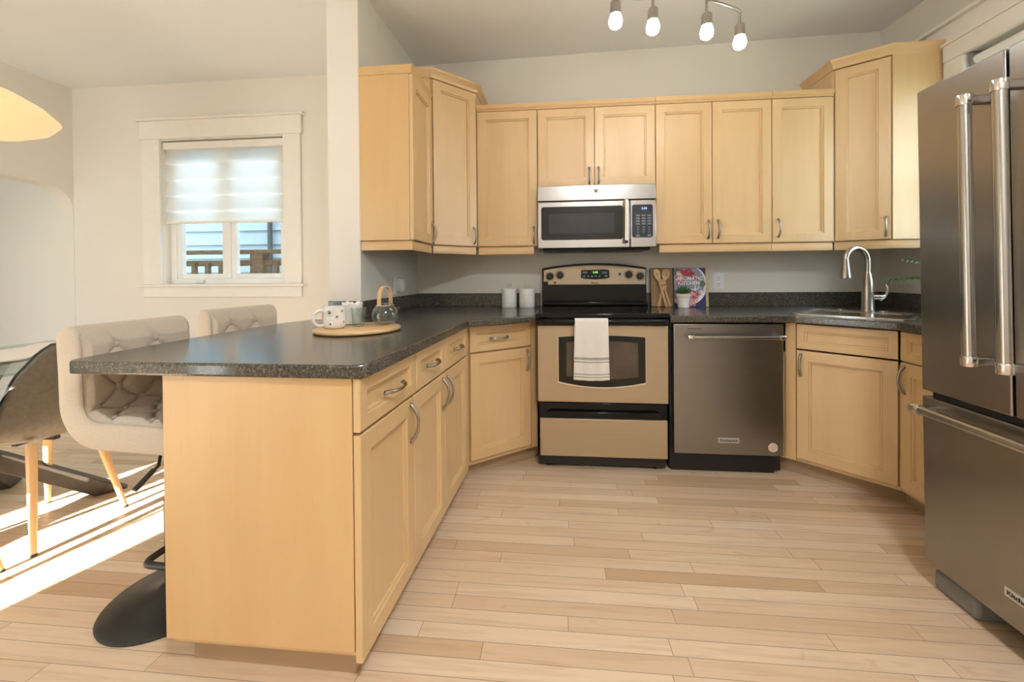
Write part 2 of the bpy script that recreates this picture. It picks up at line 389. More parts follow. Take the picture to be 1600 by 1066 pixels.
def pull(parent, F, u, z, length=0.115, vert=True, bow=0.030):
    N = 15; path = []; rad = []
    for k in range(N):
        q = k/(N-1); s = (q-0.5)*length; a = bow*(math.sin(math.pi*q)**0.62)
        path.append(F(u, a, z+s) if vert else F(u+s, a, z)); rad.append(0.0050+0.0026*abs(2*q-1)**1.5)
    mb = MB().tube(path, rad, 10)
    for e in (-1, 1):
        c0 = F(u, 0, z+e*length/2) if vert else F(u+e*length/2, 0, z); c1 = F(u, 0.006, z+e*length/2) if vert else F(u+e*length/2, 0.006, z)
        mb.tube([c0, c1], 0.0075, 12)
    return mb.build('handle', M['nickel'], parent)

# ------------------------------------------------------------------ the setting: floor, ceiling, walls
XW, XE, YS, YB, YD = -4.29, 2.29, -1.30, 3.045, 3.20
PX0, PX1, PYE = -1.264, -1.08, 2.129
H = 3.0
structure('floor', MB().box(-6.6, -1.45, -0.06, 2.45, 3.35, 0.0), M['floor'], 'light maple strip flooring')
def zc(x, y): return 2.792+0.0175*(x+1.08)+0.030*(y-3.045)
mb = MB()
k0 = [(-1.17, -1.45), (2.44, -1.45), (2.44, 3.2), (-1.17, 3.2)]
mb.loft([[(x, y, zc(x, y)) for x, y in k0], [(x, y, 3.05) for x, y in k0]])
mb.box(-6.6, -1.45, 2.845, -1.17, 3.35, 3.05)
structure('ceiling', mb, M['ceiling'], 'plain white ceiling')

def wall_with_holes(name, axis, a0, a1, t0, t1, z0, z1, holes, mat):
    """a wall along x or y (axis) from a0 to a1, thickness t0..t1, with rectangular holes (b0, b1, zz0, zz1)"""
    mb = MB(); cuts = sorted(set([a0, a1]+[h[0] for h in holes]+[h[1] for h in holes]))
    for b0, b1 in zip(cuts[:-1], cuts[1:]):
        hs = [h for h in holes if h[0] <= b0+1e-6 and h[1] >= b1-1e-6]
        spans = [(z0, z1)] if not hs else [(z0, hs[0][2]), (hs[0][3], z1)]
        for s0, s1 in spans:
            if s1-s0 < 1e-4: continue
            if axis == 'x': mb.box(b0, t0, s0, b1, t1, s1)
            else: mb.box(t0, b0, s0, t1, b1, s1)
    return structure(name, mb, mat)
structure('wall_back', MB().box(PX1, YB, 0, XE+0.15, YB+0.15, H), M['wall_kitchen'], 'greige kitchen back wall')
WX0, WX1, WZ0, WZ1 = -3.43, -2.29, 1.095, 2.35
wall_with_holes('wall_dining', 'x', -6.6, PX0, YD, YD+0.15, 0, H, [(WX0, WX1, WZ0, WZ1)], M['wall_dining'])
mbp = MB().use(M['wall_dining']).box(PX0, PYE, 0, PX1-0.004, YD+0.15, H)
mbp.use(M['wall_kitchen']).box(PX1-0.004, PYE+0.001, 0, PX1, YB, H)
structure('wall_partition', mbp, None, 'short wall between kitchen and dining room')
wall_with_holes('wall_right', 'y', YS-0.15, YB+0.15, XE, XE+0.15, 0, H, [(1.72, 2.455, 1.08, 2.37)], M['wall_kitchen'])
wall_with_holes('wall_rear', 'x', -6.6, XE, YS-0.15, YS, 0, H, [(-6.15, -4.65, 0.65, 2.15), (-3.78, -2.78, 0.03, 1.95)], M['wall_dining'])
structure('wall_living', MB().box(-6.75, YS-0.15, 0, -6.6, YD+0.15, H), M['wall_dining'], 'far living room wall')
# left dining wall with the arch opening next to the window wall
def arch_wall():
    y0, y1 = 1.25, 3.195
    arc = []
    pts = [(0.0, 1.70), (0.008, 1.80), (0.025, 1.86), (0.085, 1.928), (0.18, 1.958), (0.32, 1.968)]
    right = [(y1-d, z) for d, z in pts]; left = [(y0+d, z) for d, z in pts]
    outline = [(y0, 0)]+left+right[::-1]+[(y1, 0), (YD, 0), (YD, H), (YS, H), (YS, 0)]
    vs = [(XW, a, b) for a, b in outline]+[(XW-0.15, a, b) for a, b in outline]; n = len(outline)
    mb = MB()
    mb._add(vs, [tuple(range(n)), tuple(range(n, 2*n))[::-1]]+[(i, (i+1) % n, n+(i+1) % n, n+i) for i in range(n)])
    structure('wall_left', mb, M['wall_dining'], 'dining wall with a round-cornered arch opening')
arch_wall()
structure('baseboard_living', MB().box(-6.6, YD-0.018, 0, XW-0.15, YD, 0.15), M['trim'])
structure('baseboard_dining', MB().box(XW, YD-0.018, 0, PX0, YD, 0.15), M['trim'])
structure('baseboard_partition', MB().box(PX0-0.016, PYE+0.01, 0, PX0, YD-0.018, 0.15), M['trim'])

# dining window: casing (trim), sash, panes, crank
structure('trim_1', MB().box(-3.60, YD-0.02, WZ0, WX0, YD, 2.36).box(WX1, YD-0.02, WZ0, -2.135, YD, 2.36)
          .box(-3.615, YD-0.026, 2.36, -2.12, YD, 2.515).box(-3.64, YD-0.045, 2.515, -2.095, YD, 2.535)
          .box(-3.635, YD-0.05, 1.075, -2.10, YD, 1.095).box(-3.60, YD-0.02, 0.985, -2.135, YD, 1.075), M['trim'], bevel=0.003)
def dining_window():
    wn = thing('window_1', (-2.86, 3.30, WZ0), kind='structure')
    f = MB(); y0, y1 = 3.275, 3.345; xa, xb = WX0, WX1; za, zb = WZ0, WZ1
    f.box(xa, y0, za, xa+0.055, y1, zb).box(xb-0.055, y0, za, xb, y1, zb).box(xa+0.055, y0, za, xb-0.055, y1, za+0.05).box(xa+0.055, y0, zb-0.05, xb-0.055, y1, zb)
    xm = (xa+xb)/2-0.015
    f.box(xm-0.02, y0, za+0.05, xm+0.02, y1, zb-0.05)
    f.build('window_frame', M['vinyl'], wn, bevel=0.004)
    for a, b in ((xa+0.055, xm-0.02), (xm+0.02, xb-0.055)):
        s = MB(); e = 0.045
        s.box(a, y0+0.008, za+0.05, a+e, y1-0.02, zb-0.05).box(b-e, y0+0.008, za+0.05, b, y1-0.02, zb-0.05).box(a+e, y0+0.008, za+0.05, b-e, y1-0.02, za+0.09).box(a+e, y0+0.008, zb-0.09, b-e, y1-0.02, zb-0.05)
        so = s.build('sash', M['vinyl'], wn, bevel=0.003)
        MB().box(a+e, y0+0.03, za+0.09, b-e, y0+0.036, zb-0.09).build('pane', M['pane'], so)
    c = MB().box(-3.20, y0-0.03, 1.108, -3.10, y0, 1.128).tube([(-3.15, y0-0.03, 1.125), (-3.12, y0-0.04, 1.14), (-3.07, y0-0.035, 1.142)], 0.007, 8)
    c.build('crank_handle', M['vinyl'], wn, bevel=0.003)
dining_window()
def window_blind():
    t = thing('window_blind', (-2.86, 3.235, WZ1), 'pale fabric fold blind half lowered in the dining window', 'blind')
    MB().box(WX0+0.008, 3.205, 2.275, WX1-0.008, 3.262, 2.338).build('headrail', M['trim'], t, bevel=0.006)
    x0, x1 = WX0+0.012, WX1-0.012; zt, zb = 2.28, 1.645; nb = 4.6
    def f(u, v):
        z = zt+(zb-zt)*v; ph = (v*nb) % 1.0
        out = 0.028*(ph**1.3) if ph < 0.93 else 0.028*(1-ph)/0.07
        return (x0+(x1-x0)*u, 3.245-out, z)
    g = MB().grid(f, 4, 120); g.build('fabric_panel', M['blind'], t, sharp=60)
    MB().box(x0, 3.222, zb-0.018, x1, 3.242, zb+0.004).build('bottom_rail', M['trim'], t, bevel=0.004)
window_blind()
def simple_window(name, axis, a0, a1, z0, z1, t0, t1, bars_v=(), bars_h=(), frame=0.05):
    wn = thing(name, ((a0+a1)/2, t0, z0) if axis == 'x' else (t0, (a0+a1)/2, z0), kind='structure')
    f = MB()
    def bx(b0, b1, zz0, zz1, ta=t0, tb=t1): return f.box(b0, ta, zz0, b1, tb, zz1) if axis == 'x' else f.box(ta, b0, zz0, tb, b1, zz1)
    bx(a0, a0+frame, z0, z1); bx(a1-frame, a1, z0, z1); bx(a0+frame, a1-frame, z0, z0+frame); bx(a0+frame, a1-frame, z1-frame, z1)
    for c, wd in bars_v: bx(c-wd/2, c+wd/2, z0+frame, z1-frame)
    for c, wd in bars_h: bx(a0+frame, a1-frame, c-wd/2, c+wd/2, t0+0.005, t1-0.005)
    fo = f.build('window_frame', M['vinyl'], wn)
    tm = (t0+t1)/2; p = MB()
    if axis == 'x': p.box(a0+frame, tm-0.003, z0+frame, a1-frame, tm+0.003, z1-frame)
    else: p.box(tm-0.003, a0+frame, z0+frame, tm+0.003, a1-frame, z1-frame)
    p.build('pane', M['pane'], wn)
simple_window('window_2', 'y', 1.72, 2.455, 1.08, 2.37, XE+0.07, XE+0.12, bars_h=((1.72, 0.04),))
simple_window('added_window_3', 'x', -6.15, -4.65, 0.65, 2.15, YS-0.12, YS-0.06, bars_v=((-5.4, 0.06),))  # unseen window, added as a light source for the living room
simple_window('door_1', 'x', -3.78, -2.78, 0.03, 1.95, YS-0.12, YS-0.06, bars_v=((-3.035, 0.014), (-3.47, 0.085)), frame=0.03)  # unseen patio door, put in so sun reaches the dining floor
structure('trim_2', MB().box(XE-0.022, 2.455, 1.0, XE, 2.566, 2.37).box(XE-0.022, 1.6, 1.0, XE, 1.72, 2.37).box(XE-0.026, 1.58, 2.37, XE, 2.566, 2.465)
          .box(XE-0.035, 1.57, 2.465, XE, 2.60, 2.482).box(XE-0.020, 1.58, 2.482, XE, 2.68, 2.585).box(XE-0.045, 1.55, 2.585, XE, 2.718, 2.607)
          .box(XE-0.05, 1.6, 1.055, XE, 2.56, 1.08), M['trim'], bevel=0.003)
t = thing('roller_blind', (XE+0.03, 2.09, 2.33), 'rolled-up grey blind under the head of the sink window', 'blind')
MB().tube([(XE+0.035, 1.75, 2.325), (XE+0.035, 2.43, 2.325)], 0.026, 16).build('roll', M['vinyl'], t)
for yb_ in (2.43, 1.725): MB().box(XE+0.004, yb_, 2.285, XE+0.066, yb_+0.02, 2.368).build('bracket', M['grey_plastic'], t, bevel=0.003)

# outdoors: roof over the house, neighbour's siding, deck railing
structure('roof', MB().prism([(-7.2, -2.0), (2.9, -2.0), (2.9, 3.7), (-7.2, 3.7)], 3.06, 3.3).prism([(-7.2, -1.4), (2.9, -1.4), (2.9, 3.1), (-7.2, 3.1)], 3.3, 4.6), M['roofing'])  # unseen; added so the house shades the siding
structure('sun_blocker', MB().box(-10.5, -5.6, -0.6, -5.25, -5.0, 4.0), M['siding'])  # unseen block, placed to keep sun out of the living room window
structure('ground', MB().box(-25, -25, -0.7, 25, 25, -0.6), M['lawn'])
def siding():
    t = thing('neighbour_house', (-4.5, 5.5, -0.6), 'pale blue lap-sided house wall seen through the dining window', 'house')
    mb = MB(); lap = 0.203; z = -0.6; k = 0
    while z < 4.6:
        mb.loft([[(-9, 5.5, z), (-9, 5.47, z), (-9, 5.496, z+lap), (-9, 5.5, z+lap)], [(1.5, 5.5, z), (1.5, 5.47, z), (1.5, 5.496, z+lap), (1.5, 5.5, z+lap)]]); z += lap
    mb.box(-9, 5.5, -0.6, 1.5, 5.7, 4.6).build('siding_wall', M['siding'], t)
    MB().box(-4.15, 5.42, -0.6, -4.11, 5.468, 4.5).build('downspout', M['downspout'], t)
siding()
def railing():
    t = thing('deck_railing', (-3.4, 4.0, -0.6), 'weathered brown wooden deck railing outside the dining window', 'railing')
    MB().box(-6.0, 3.95, 1.405, -1.0, 4.08, 1.445).build('top_rail', M['deck_wood'], t, bevel=0.004)
    MB().box(-6.0, 3.98, 1.275, -1.0, 4.02, 1.335).build('mid_rail', M['deck_wood'], t, bevel=0.004)
    for x in (-4.85, -3.15, -1.65): MB().box(x-0.07, 3.94, -0.6, x+0.07, 4.06, 1.405).build('post', M['deck_wood'], t, bevel=0.004)
    for k in range(22):
        x = -5.9+k*0.156
        if min(abs(x-q) for q in (-4.85, -3.15, -1.65)) < 0.1: continue
        MB().box(x-0.02, 3.94, 0.2, x+0.02, 3.98, 1.31).build('baluster', M['deck_wood'], t)
    MB().box(-6.0, 3.98, 0.18, -1.0, 4.02, 0.24).build('bottom_rail', M['deck_wood'], t)
railing()

# ------------------------------------------------------------------ upper cabinets
UZ0, UZ1, UY = 1.352, 2.281, 2.729
BACK = Face((0, UY), (1, 0), (0, -1))
CROWN = [(-0.015, 0.0), (0.004, 0.0), (0.010, 0.012), (0.012, 0.024), (0.026, 0.040), (0.030, 0.046), (0.030, 0.056), (-0.015, 0.056)]
def crown(z): return [(o, z+h) for o, h in CROWN]
RAIL = [(-0.022, 1.297), (-0.002, 1.297), (0.0, 1.303), (0.0, 1.336), (-0.006, 1.350), (-0.022, 1.350)]
def upper(name, label, x0, x1, z0, doors, rail=True, rail_x=None):
    t = thing(name, ((x0+x1)/2, YB, z0), label, 'cabinet')
    MB().box(x0+0.001, UY+0.0205, z0, x1-0.001, YB-0.001, UZ1+0.002).build('carcass', M['maple'], t)
    for d0, d1, hu, hz in doors:
        d = panel_door(t, BACK, d0, d1, z0, UZ1); pull(d, BACK, hu, hz)
    MB().sweep([(x0, UY+0.004), (x1, UY+0.004)], [(-0.02, 2.283), (0.004, 2.283), (0.004, 2.292), (0.012, 2.300), (0.012, 2.326), (-0.02, 2.326)]).build('top_moulding', M['maple_h'], t)
    if rail:
        a, b = rail_x or (x0, x1)
        MB().sweep([(a, UY+0.012), (b, UY+0.012)], RAIL).build('light_rail', M['maple_h'], t)
    return t
upper('upper_cabinet', 'single-door maple wall cabinet directly left of the microwave', -0.539, -0.121, UZ0, [(-0.539, -0.122, -0.148, 1.425)], True, (-0.535, -0.150))
upper('upper_cabinet', 'short two-door maple wall cabinet above the microwave', -0.119, 0.663, 1.748, [(-0.119, 0.263, 0.229, 1.820), (0.264, 0.663, 0.291, 1.820)], False)
upper('upper_cabinet', 'tall two-door maple wall cabinet directly right of the microwave', 0.665, 1.398, UZ0, [(0.665, 1.026, 1.000, 1.445), (1.027, 1.398, 1.062, 1.445)], True, (0.690, 1.398))
upper('upper_cabinet', 'single-door maple wall cabinet beside the tall corner unit over the sink', 1.400, 1.774, UZ0, [(1.400, 1.774, 1.436, 1.445)])
def upper_left_end():
    t = thing('upper_cabinet', (-1.08, 2.3, UZ0), 'maple wall cabinet at the left end showing its plain side panel', 'cabinet')
    MB().box(PX1+0.001, PYE, UZ0-0.055+0.055, -0.797, PYE+0.018, 2.262).build('end_panel', M['maple_end'], t)
    MB().box(PX1+0.001, PYE+0.018, UZ0, -0.797, 2.486, 2.262).build('carcass', M['maple'], t)
    F = Face((-0.776, PYE), (0, 1), (1, 0))
    d = panel_door(t, F, 0.001, 0.352, UZ0, 2.262); pull(d, F, 0.327, 1.425)
    MB().sweep([(PX1+0.001, PYE), (-0.784, PYE), (-0.784, 2.486)], [(-0.02, 2.263), (0.003, 2.263), (0.003, 2.283), (0.010, 2.300), (0.010, 2.308), (-0.02, 2.308)]).build('top_moulding', M['maple_end'], t)
    MB().sweep([(PX1+0.001, PYE+0.008), (-0.786, PYE+0.008), (-0.786, 2.480)], RAIL).build('light_rail', M['maple_h'], t)
upper_left_end()
def upper_corner_left():
    t = thing('corner_cabinet', (-0.9, 2.85, UZ0), 'taller angled maple wall cabinet filling the left corner', 'cabinet')
    a, b = (-0.776, 2.487), (-0.539, 2.729); F = face2(a, b); L = math.dist(a, b)
    p, q = F(0, -0.021, 0), F(L, -0.021, 0)
    MB().prism([(PX1+0.001, YB-0.001), (PX1+0.001, 2.488), (p[0]-0.004, 2.488), p[:2], q[:2], (-0.541, q[1]+0.004), (-0.541, YB-0.001)], UZ0, 2.425).build('carcass', M['maple'], t)
    d = panel_door(t, F, 0.004, L-0.004, UZ0, 2.408); pull(d, F, L-0.030, 1.425)
    MB().sweep([(-0.541, YB-0.002), (-0.541, 2.733), (-0.783, 2.487), (PX1+0.001, 2.487)][::-1], crown(2.412)).build('crown_moulding', M['maple_h'], t)
    MB().sweep([F(0.004, -0.012, 0)[:2], F(L-0.004, -0.012, 0)[:2]], RAIL).build('light_rail', M['maple_h'], t)
upper_corner_left()
def upper_corner_right():
    t = thing('corner_cabinet', (2.1, 2.85, UZ0), 'taller angled maple wall cabinet above the sink faucet', 'cabinet')
    a, b = (1.777, 2.731), (2.002, 2.579); F = face2(a, b); L = math.dist(a, b)
    p, q = F(0, -0.021, 0), F(L, -0.021, 0)
    MB().prism([(1.777, YB-0.001), (1.777, p[1]+0.004), p[:2], q[:2], (q[0]+0.010, 2.590), (XE-0.001, 2.590), (XE-0.001, YB-0.001)], UZ0, 2.460).build('carcass', M['maple'], t)
    MB().box(2.006, 2.577, UZ0, XE-0.001, 2.590, 2.460).build('end_panel', M['maple'], t)
    d = panel_door(t, F, 0.003, L-0.003, UZ0, 2.444); pull(d, F, L-0.028, 1.430)
    MB().sweep([(1.777, YB-0.002), (1.777, 2.735), (2.000, 2.581), (XE-0.001, 2.581)], crown(2.450)).build('crown_moulding', M['maple_h'], t)
    MB().sweep([F(0, -0.012, 0)[:2], F(L, -0.012, 0)[:2], (XE-0.001, 2.588)], RAIL).build('light_rail', M['maple_h'], t)
upper_corner_right()

# ------------------------------------------------------------------ base cabinets
CT = 0.876
PF = face2((-0.537, 1.044), (-0.483, 2.166)); PL = math.dist((-0.537, 1.044), (-0.483, 2.166))
def pen_u(y): return (y-1.044)/PF.t.y
def base_peninsula_end():
    t = thing('base_cabinet', (-0.83, 1.25, 0), 'maple base cabinet at the peninsula end, one wide drawer over one door', 'cabinet')
    MB().box(-1.127, 1.044, 0.113, -0.560, 1.062, CT).build('end_panel', M['maple_end'], t, bevel=0.0015)
    MB().prism([(-1.118, 1.062), (-0.561, 1.062), (-0.543, 1.43), (-1.118, 1.43)], 0.09, CT).build('carcass', M['maple'], t)
    d = panel_door(t, PF, 0.0, pen_u(1.428), 0.722, 0.873, 'drawer', frame=0.038); pull(d, PF, pen_u(1.252), 0.792, 0.13, False)
    d = panel_door(t, PF, 0.0, pen_u(1.410), 0.083, 0.716); pull(d, PF, pen_u(1.380), 0.628, 0.13)
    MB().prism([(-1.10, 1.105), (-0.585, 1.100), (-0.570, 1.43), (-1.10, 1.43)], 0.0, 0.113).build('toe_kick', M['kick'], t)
base_peninsula_end()
def base_peninsula_pair():
    t = thing('base_cabinet', (-0.8, 1.8, 0), 'two-door maple base cabinet inside the peninsula with two small drawers', 'cabinet')
    MB().prism([(-1.118, 1.432), (-0.543, 1.432), (-0.510, 2.150), (-1.118, 2.150)], 0.09, CT).build('carcass', M['maple'], t)
    for y0, y1, yc in ((1.436, 1.772, 1.60), (1.778, 2.140, 1.955)):
        d = panel_door(t, PF, pen_u(y0), pen_u(y1), 0.722, 0.873, 'drawer', frame=0.038); pull(d, PF, pen_u(yc), 0.795, 0.115, False)
    for y0, y1, yh in ((1.412, 1.756, 1.728), (1.760, 2.140, 1.790)):
        d = panel_door(t, PF, pen_u(y0), pen_u(y1), 0.083, 0.716); pull(d, PF, pen_u(yh), 0.628, 0.13)
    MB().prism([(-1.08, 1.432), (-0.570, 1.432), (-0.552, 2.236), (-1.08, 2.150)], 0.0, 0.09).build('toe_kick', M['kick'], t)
base_peninsula_pair()
def base_corner_left():
    t = thing('base_cabinet', (-0.6, 2.6, 0), 'angled maple base cabinet immediately left of the range', 'cabinet')
    a, b = (-0.480, 2.168), (-0.155, 2.422); F = face2(a, b); L = math.dist(a, b)
    MB().prism([(-0.506, 2.160), F(0, -0.021, 0)[:2], F(L, -0.021, 0)[:2], (-0.119, 2.462), (-0.119, 3.03), (-1.06, 3.03), (-1.06, 2.160)], 0.09, CT).build('carcass', M['maple'], t)
    MB().loft([[F(L+0.001, 0, z), F(L+0.046, -0.004, z), F(L+0.046, -0.022, z), F(L+0.001, -0.022, z)] for z in (0.10, CT)]).build('filler_stile', M['maple_end'], t)
    d = panel_door(t, F, 0.004, L, 0.722, 0.870, 'drawer', frame=0.038); pull(d, F, L*0.46, 0.794, 0.115, False)
    d = panel_door(t, F, 0.004, L, 0.117, 0.716); pull(d, F, L-0.030, 0.640, 0.12)
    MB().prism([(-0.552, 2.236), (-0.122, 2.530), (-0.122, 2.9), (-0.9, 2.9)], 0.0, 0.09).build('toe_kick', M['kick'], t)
base_corner_left()
def base_sink():
    t = thing('base_cabinet', (1.8, 2.6, 0), 'angled maple sink cabinet between the dishwasher and the narrow unit', 'cabinet')
    a, b = (1.339, 2.366), (1.643, 2.078); F = face2(a, b); L = math.dist(a, b)
    MB().prism([(1.290, 3.03), (1.290, 2.425), F(0, -0.021, 0)[:2], F(L, -0.021, 0)[:2], (1.666, 2.085), (2.27, 2.085), (2.27, 3.03)], 0.09, 0.70).build('carcass', M['maple'], t)
    MB().loft([[F(-0.052, 0, z), F(-0.002, 0, z), F(-0.002, -0.021, z), F(-0.052, -0.021, z)] for z in (0.10, CT)]).build('filler_stile', M['maple_end'], t)
    panel_door(t, F, 0, L, 0.728, 0.870, 'drawer_front', frame=0.036)
    d = panel_door(t, F, 0, L, 0.112, 0.722); pull(d, F, 0.022, 0.640, 0.12)
    MB().prism([(1.300, 2.485), (1.317, 2.467), (1.715, 2.160), (1.9, 2.16), (1.9, 2.7), (1.3, 2.7)], 0.0, 0.09).build('toe_kick', M['kick'], t)
base_sink()
def base_right():
    t = thing('base_cabinet', (1.95, 1.88, 0), 'narrow maple base cabinet against the right wall beside the fridge', 'cabinet')
    F = Face((1.645, 2.074), (0, -1), (-1, 0)); L = 0.39
    MB().box(1.667, 1.685, 0.09, 2.27, 2.083, CT).build('carcass', M['maple'], t)
    d = panel_door(t, F, 0, L, 0.728, 0.870, 'drawer', frame=0.038); pull(d, F, L*0.5, 0.797, 0.115, False)
    d = panel_door(t, F, 0, L, 0.112, 0.722); pull(d, F, 0.026, 0.640, 0.125)
    MB().box(1.735, 1.70, 0, 2.25, 2.15, 0.09).build('toe_kick', M['kick'], t)
base_right()

# ------------------------------------------------------------------ worktops
def rounded_slab(mb, poly, z0, z1, e=0.006):
    """slab with an eased top edge"""
    n = len(poly); c = Vector((sum(p[0] for p in poly)/n, sum(p[1] for p in poly)/n))
    mb.prism(poly, z0, z1); return mb
def left_top():
    t = thing('worktop', (-0.9, 1.9, CT), 'dark speckled laminate worktop of the peninsula and left corner', 'worktop')
    poly = [(-1.405, 1.030), (-0.552, 1.022), (-0.512, 1.050), (-0.462, 2.085), (-0.1205, 2.342), (-0.1205, 3.044), (PX1, 3.044), (PX1, PYE-0.001), (PX0, PYE-0.001), (-1.352, 2.135), (-1.425, 1.930), (-1.443, 1.46), (-1.432, 1.05)]
    MB().prism(poly, CT, 0.914).build('slab', M['laminate'], t, bevel=0.007, seg=3)
    s = MB().box(PX1, 3.024, 0.9145, -0.119, 3.0445, 1.016).box(PX1, PYE-0.018, 0.9145, PX1+0.020, 3.024, 1.016).box(PX0, PYE-0.018, 0.9145, PX1, PYE-0.0005, 1.016)
    s.build('backsplash', M['laminate'], t, bevel=0.003)
left_top()
SF = face2((1.339, 2.366), (1.643, 2.078)); SL = math.dist((1.339, 2.366), (1.643, 2.078))
def sink_pt(u, d): # u along the diagonal face from its middle, d back from it
    return SF(SL/2+u, -d, 0)[:2]
SINK_W, SINK_D0, SINK_D1 = 0.50, 0.115, 0.60
def right_top():
    t = thing('worktop', (1.5, 2.7, CT), 'dark speckled laminate worktop around the sink', 'worktop')
    outer = [(0.655, 3.044), (0.648, 2.340), (1.318, 2.340), (1.620, 2.054), (1.620, 1.685), (2.289, 1.685), (2.289, 3.044)]
    hole = [sink_pt(-0.225, 0.14), sink_pt(0.225, 0.14), sink_pt(0.225, 0.46), sink_pt(-0.225, 0.46)]
    bm = bmesh.new()
    def loop(poly, z): 
        vs = [bm.verts.new((p[0]-1.5, p[1]-2.7, z-CT)) for p in poly]; return vs, [bm.edges.new((vs[i], vs[(i+1) % len(vs)])) for i in range(len(vs))]
    for z in (CT, 0.914):
        o, oe = loop(outer, z); h, he = loop(hole, z)
        bmesh.ops.triangle_fill(bm, edges=oe+he, use_beauty=True)
        if z == CT: o0, h0 = o, h
    for a, b in ((o0, o), (h0, h)):
        for i in range(len(a)): bm.faces.new((a[i], a[(i+1) % len(a)], b[(i+1) % len(a)], b[i]))
    bmesh.ops.recalc_face_normals(bm, faces=bm.faces)
    me = bpy.data.meshes.new('slab'); bm.to_mesh(me); bm.free(); me.materials.append(M['laminate'])
    o = bpy.data.objects.new('slab', me); COL.objects.link(o); o.parent = t
    b = o.modifiers.new('bevel', 'BEVEL'); b.width = 0.006; b.segments = 3; b.limit_method = 'ANGLE'; b.angle_limit = R(40)
    MB().box(0.655, 3.024, 0.9145, 2.289, 3.0445, 1.016).box(2.269, 1.685, 0.9145, 2.2895, 3.024, 1.016).build('backsplash', M['laminate'], t, bevel=0.003)
right_top()

# ------------------------------------------------------------------ sink and faucet
def sink():
    c = sink_pt(0, 0.35)
    t = thing('sink', (c[0], c[1], 0.914), 'stainless steel drop-in sink set into the corner worktop', 'sink')
    def rr(hw, d0, d1, z, r=0.045, n=6):
        pts = []
        for cu, cd, a0 in ((hw-r, d1-r, 0), (-hw+r, d1-r, 90), (-hw+r, d0+r, 180), (hw-r, d0+r, 270)):
            for k in range(n+1):
                a = R(a0+90*k/n); p = sink_pt(cu+r*math.cos(a), cd+r*math.sin(a)); pts.append((p[0], p[1], z))
        return pts
    rings = [rr(0.262, 0.085, 0.585, 0.9145), rr(0.262, 0.085, 0.585, 0.919), rr(0.255, 0.092, 0.578, 0.921), rr(0.218, 0.145, 0.455, 0.919), rr(0.210, 0.152, 0.447, 0.912), rr(0.200, 0.162, 0.437, 0.77), rr(0.175, 0.185, 0.41, 0.745)]
    MB().loft(rings).build('basin', M['steel_bright'], t, sharp=50)
    d = sink_pt(0, 0.30)
    MB().lathe([(0.04, 0), (0.045, 0.003), (0.03, 0.004), (0.012, 0.001)], (d[0], d[1], 0.7455)).build('drain', M['steel'], t)
    for u in (-0.10, 0.10):
        q = sink_pt(u+0.0, 0.515); MB().lathe([(0.022, 0), (0.022, 0.004), (0.015, 0.007)], (q[0], q[1], 0.920)).build('hole_cover', M['steel_bright'], t)
sink()
def faucet():
    bx, by = sink_pt(0.028, 0.512); z0 = 0.9205
    t = thing('faucet', (bx, by, z0), 'tall brushed nickel pull-down gooseneck faucet behind the sink', 'faucet')
    prof = [(0.034, 0), (0.034, 0.008), (0.031, 0.014), (0.030, 0.10), (0.026, 0.18), (0.020, 0.22), (0.0145, 0.235)]
    MB().lathe(prof, (bx, by, z0), 28).build('body', M['nickel'], t)
    sd = Vector((-0.97, -0.25)).normalized()
    Rr = 0.078; zt = 1.222; path = [(bx, by, z0+0.23), (bx, by, zt)]
    for k in range(1, 15):
        a = math.pi*k/14*0.98; o = Rr*(1-math.cos(a)); path.append((bx+sd.x*o, by+sd.y*o, zt+Rr*math.sin(a)))
    e = Vector(path[-1]); MB().tube(path, 0.0145, 16).build('spout', M['nickel'], t)
    MB().lathe([(0.015, 0.0), (0.0165, -0.01), (0.018, -0.03), (0.026, -0.095), (0.028, -0.112), (0.0275, -0.120), (0.02, -0.122)], (e.x, e.y, e.z+0.012), 24).build('spray_head', M['nickel'], t)
    hd = Vector((0.98, -0.20)).normalized(); hz = z0+0.085
    lv = MB().tube([(bx, by, hz), (bx+hd.x*0.062, by+hd.y*0.062, hz)], 0.0165, 18)
    lv.tube([(bx+hd.x*0.062, by+hd.y*0.062, hz), (bx+hd.x*0.083, by+hd.y*0.083, hz+0.003)], [0.0155, 0.013], 16)
    pts = []; rad = []
    for k in range(12):
        q = k/11; ang = R(-80)+R(118)*q
        pts.append((bx+hd.x*(0.050+0.046*math.cos(ang)), by+hd.y*(0.050+0.046*math.cos(ang)), hz+0.040+0.062*math.sin(ang)*0.9)); rad.append(0.010-0.0062*q)
    lv.tube(pts, rad, 10).build('lever_handle', M['nickel'], t)
faucet()

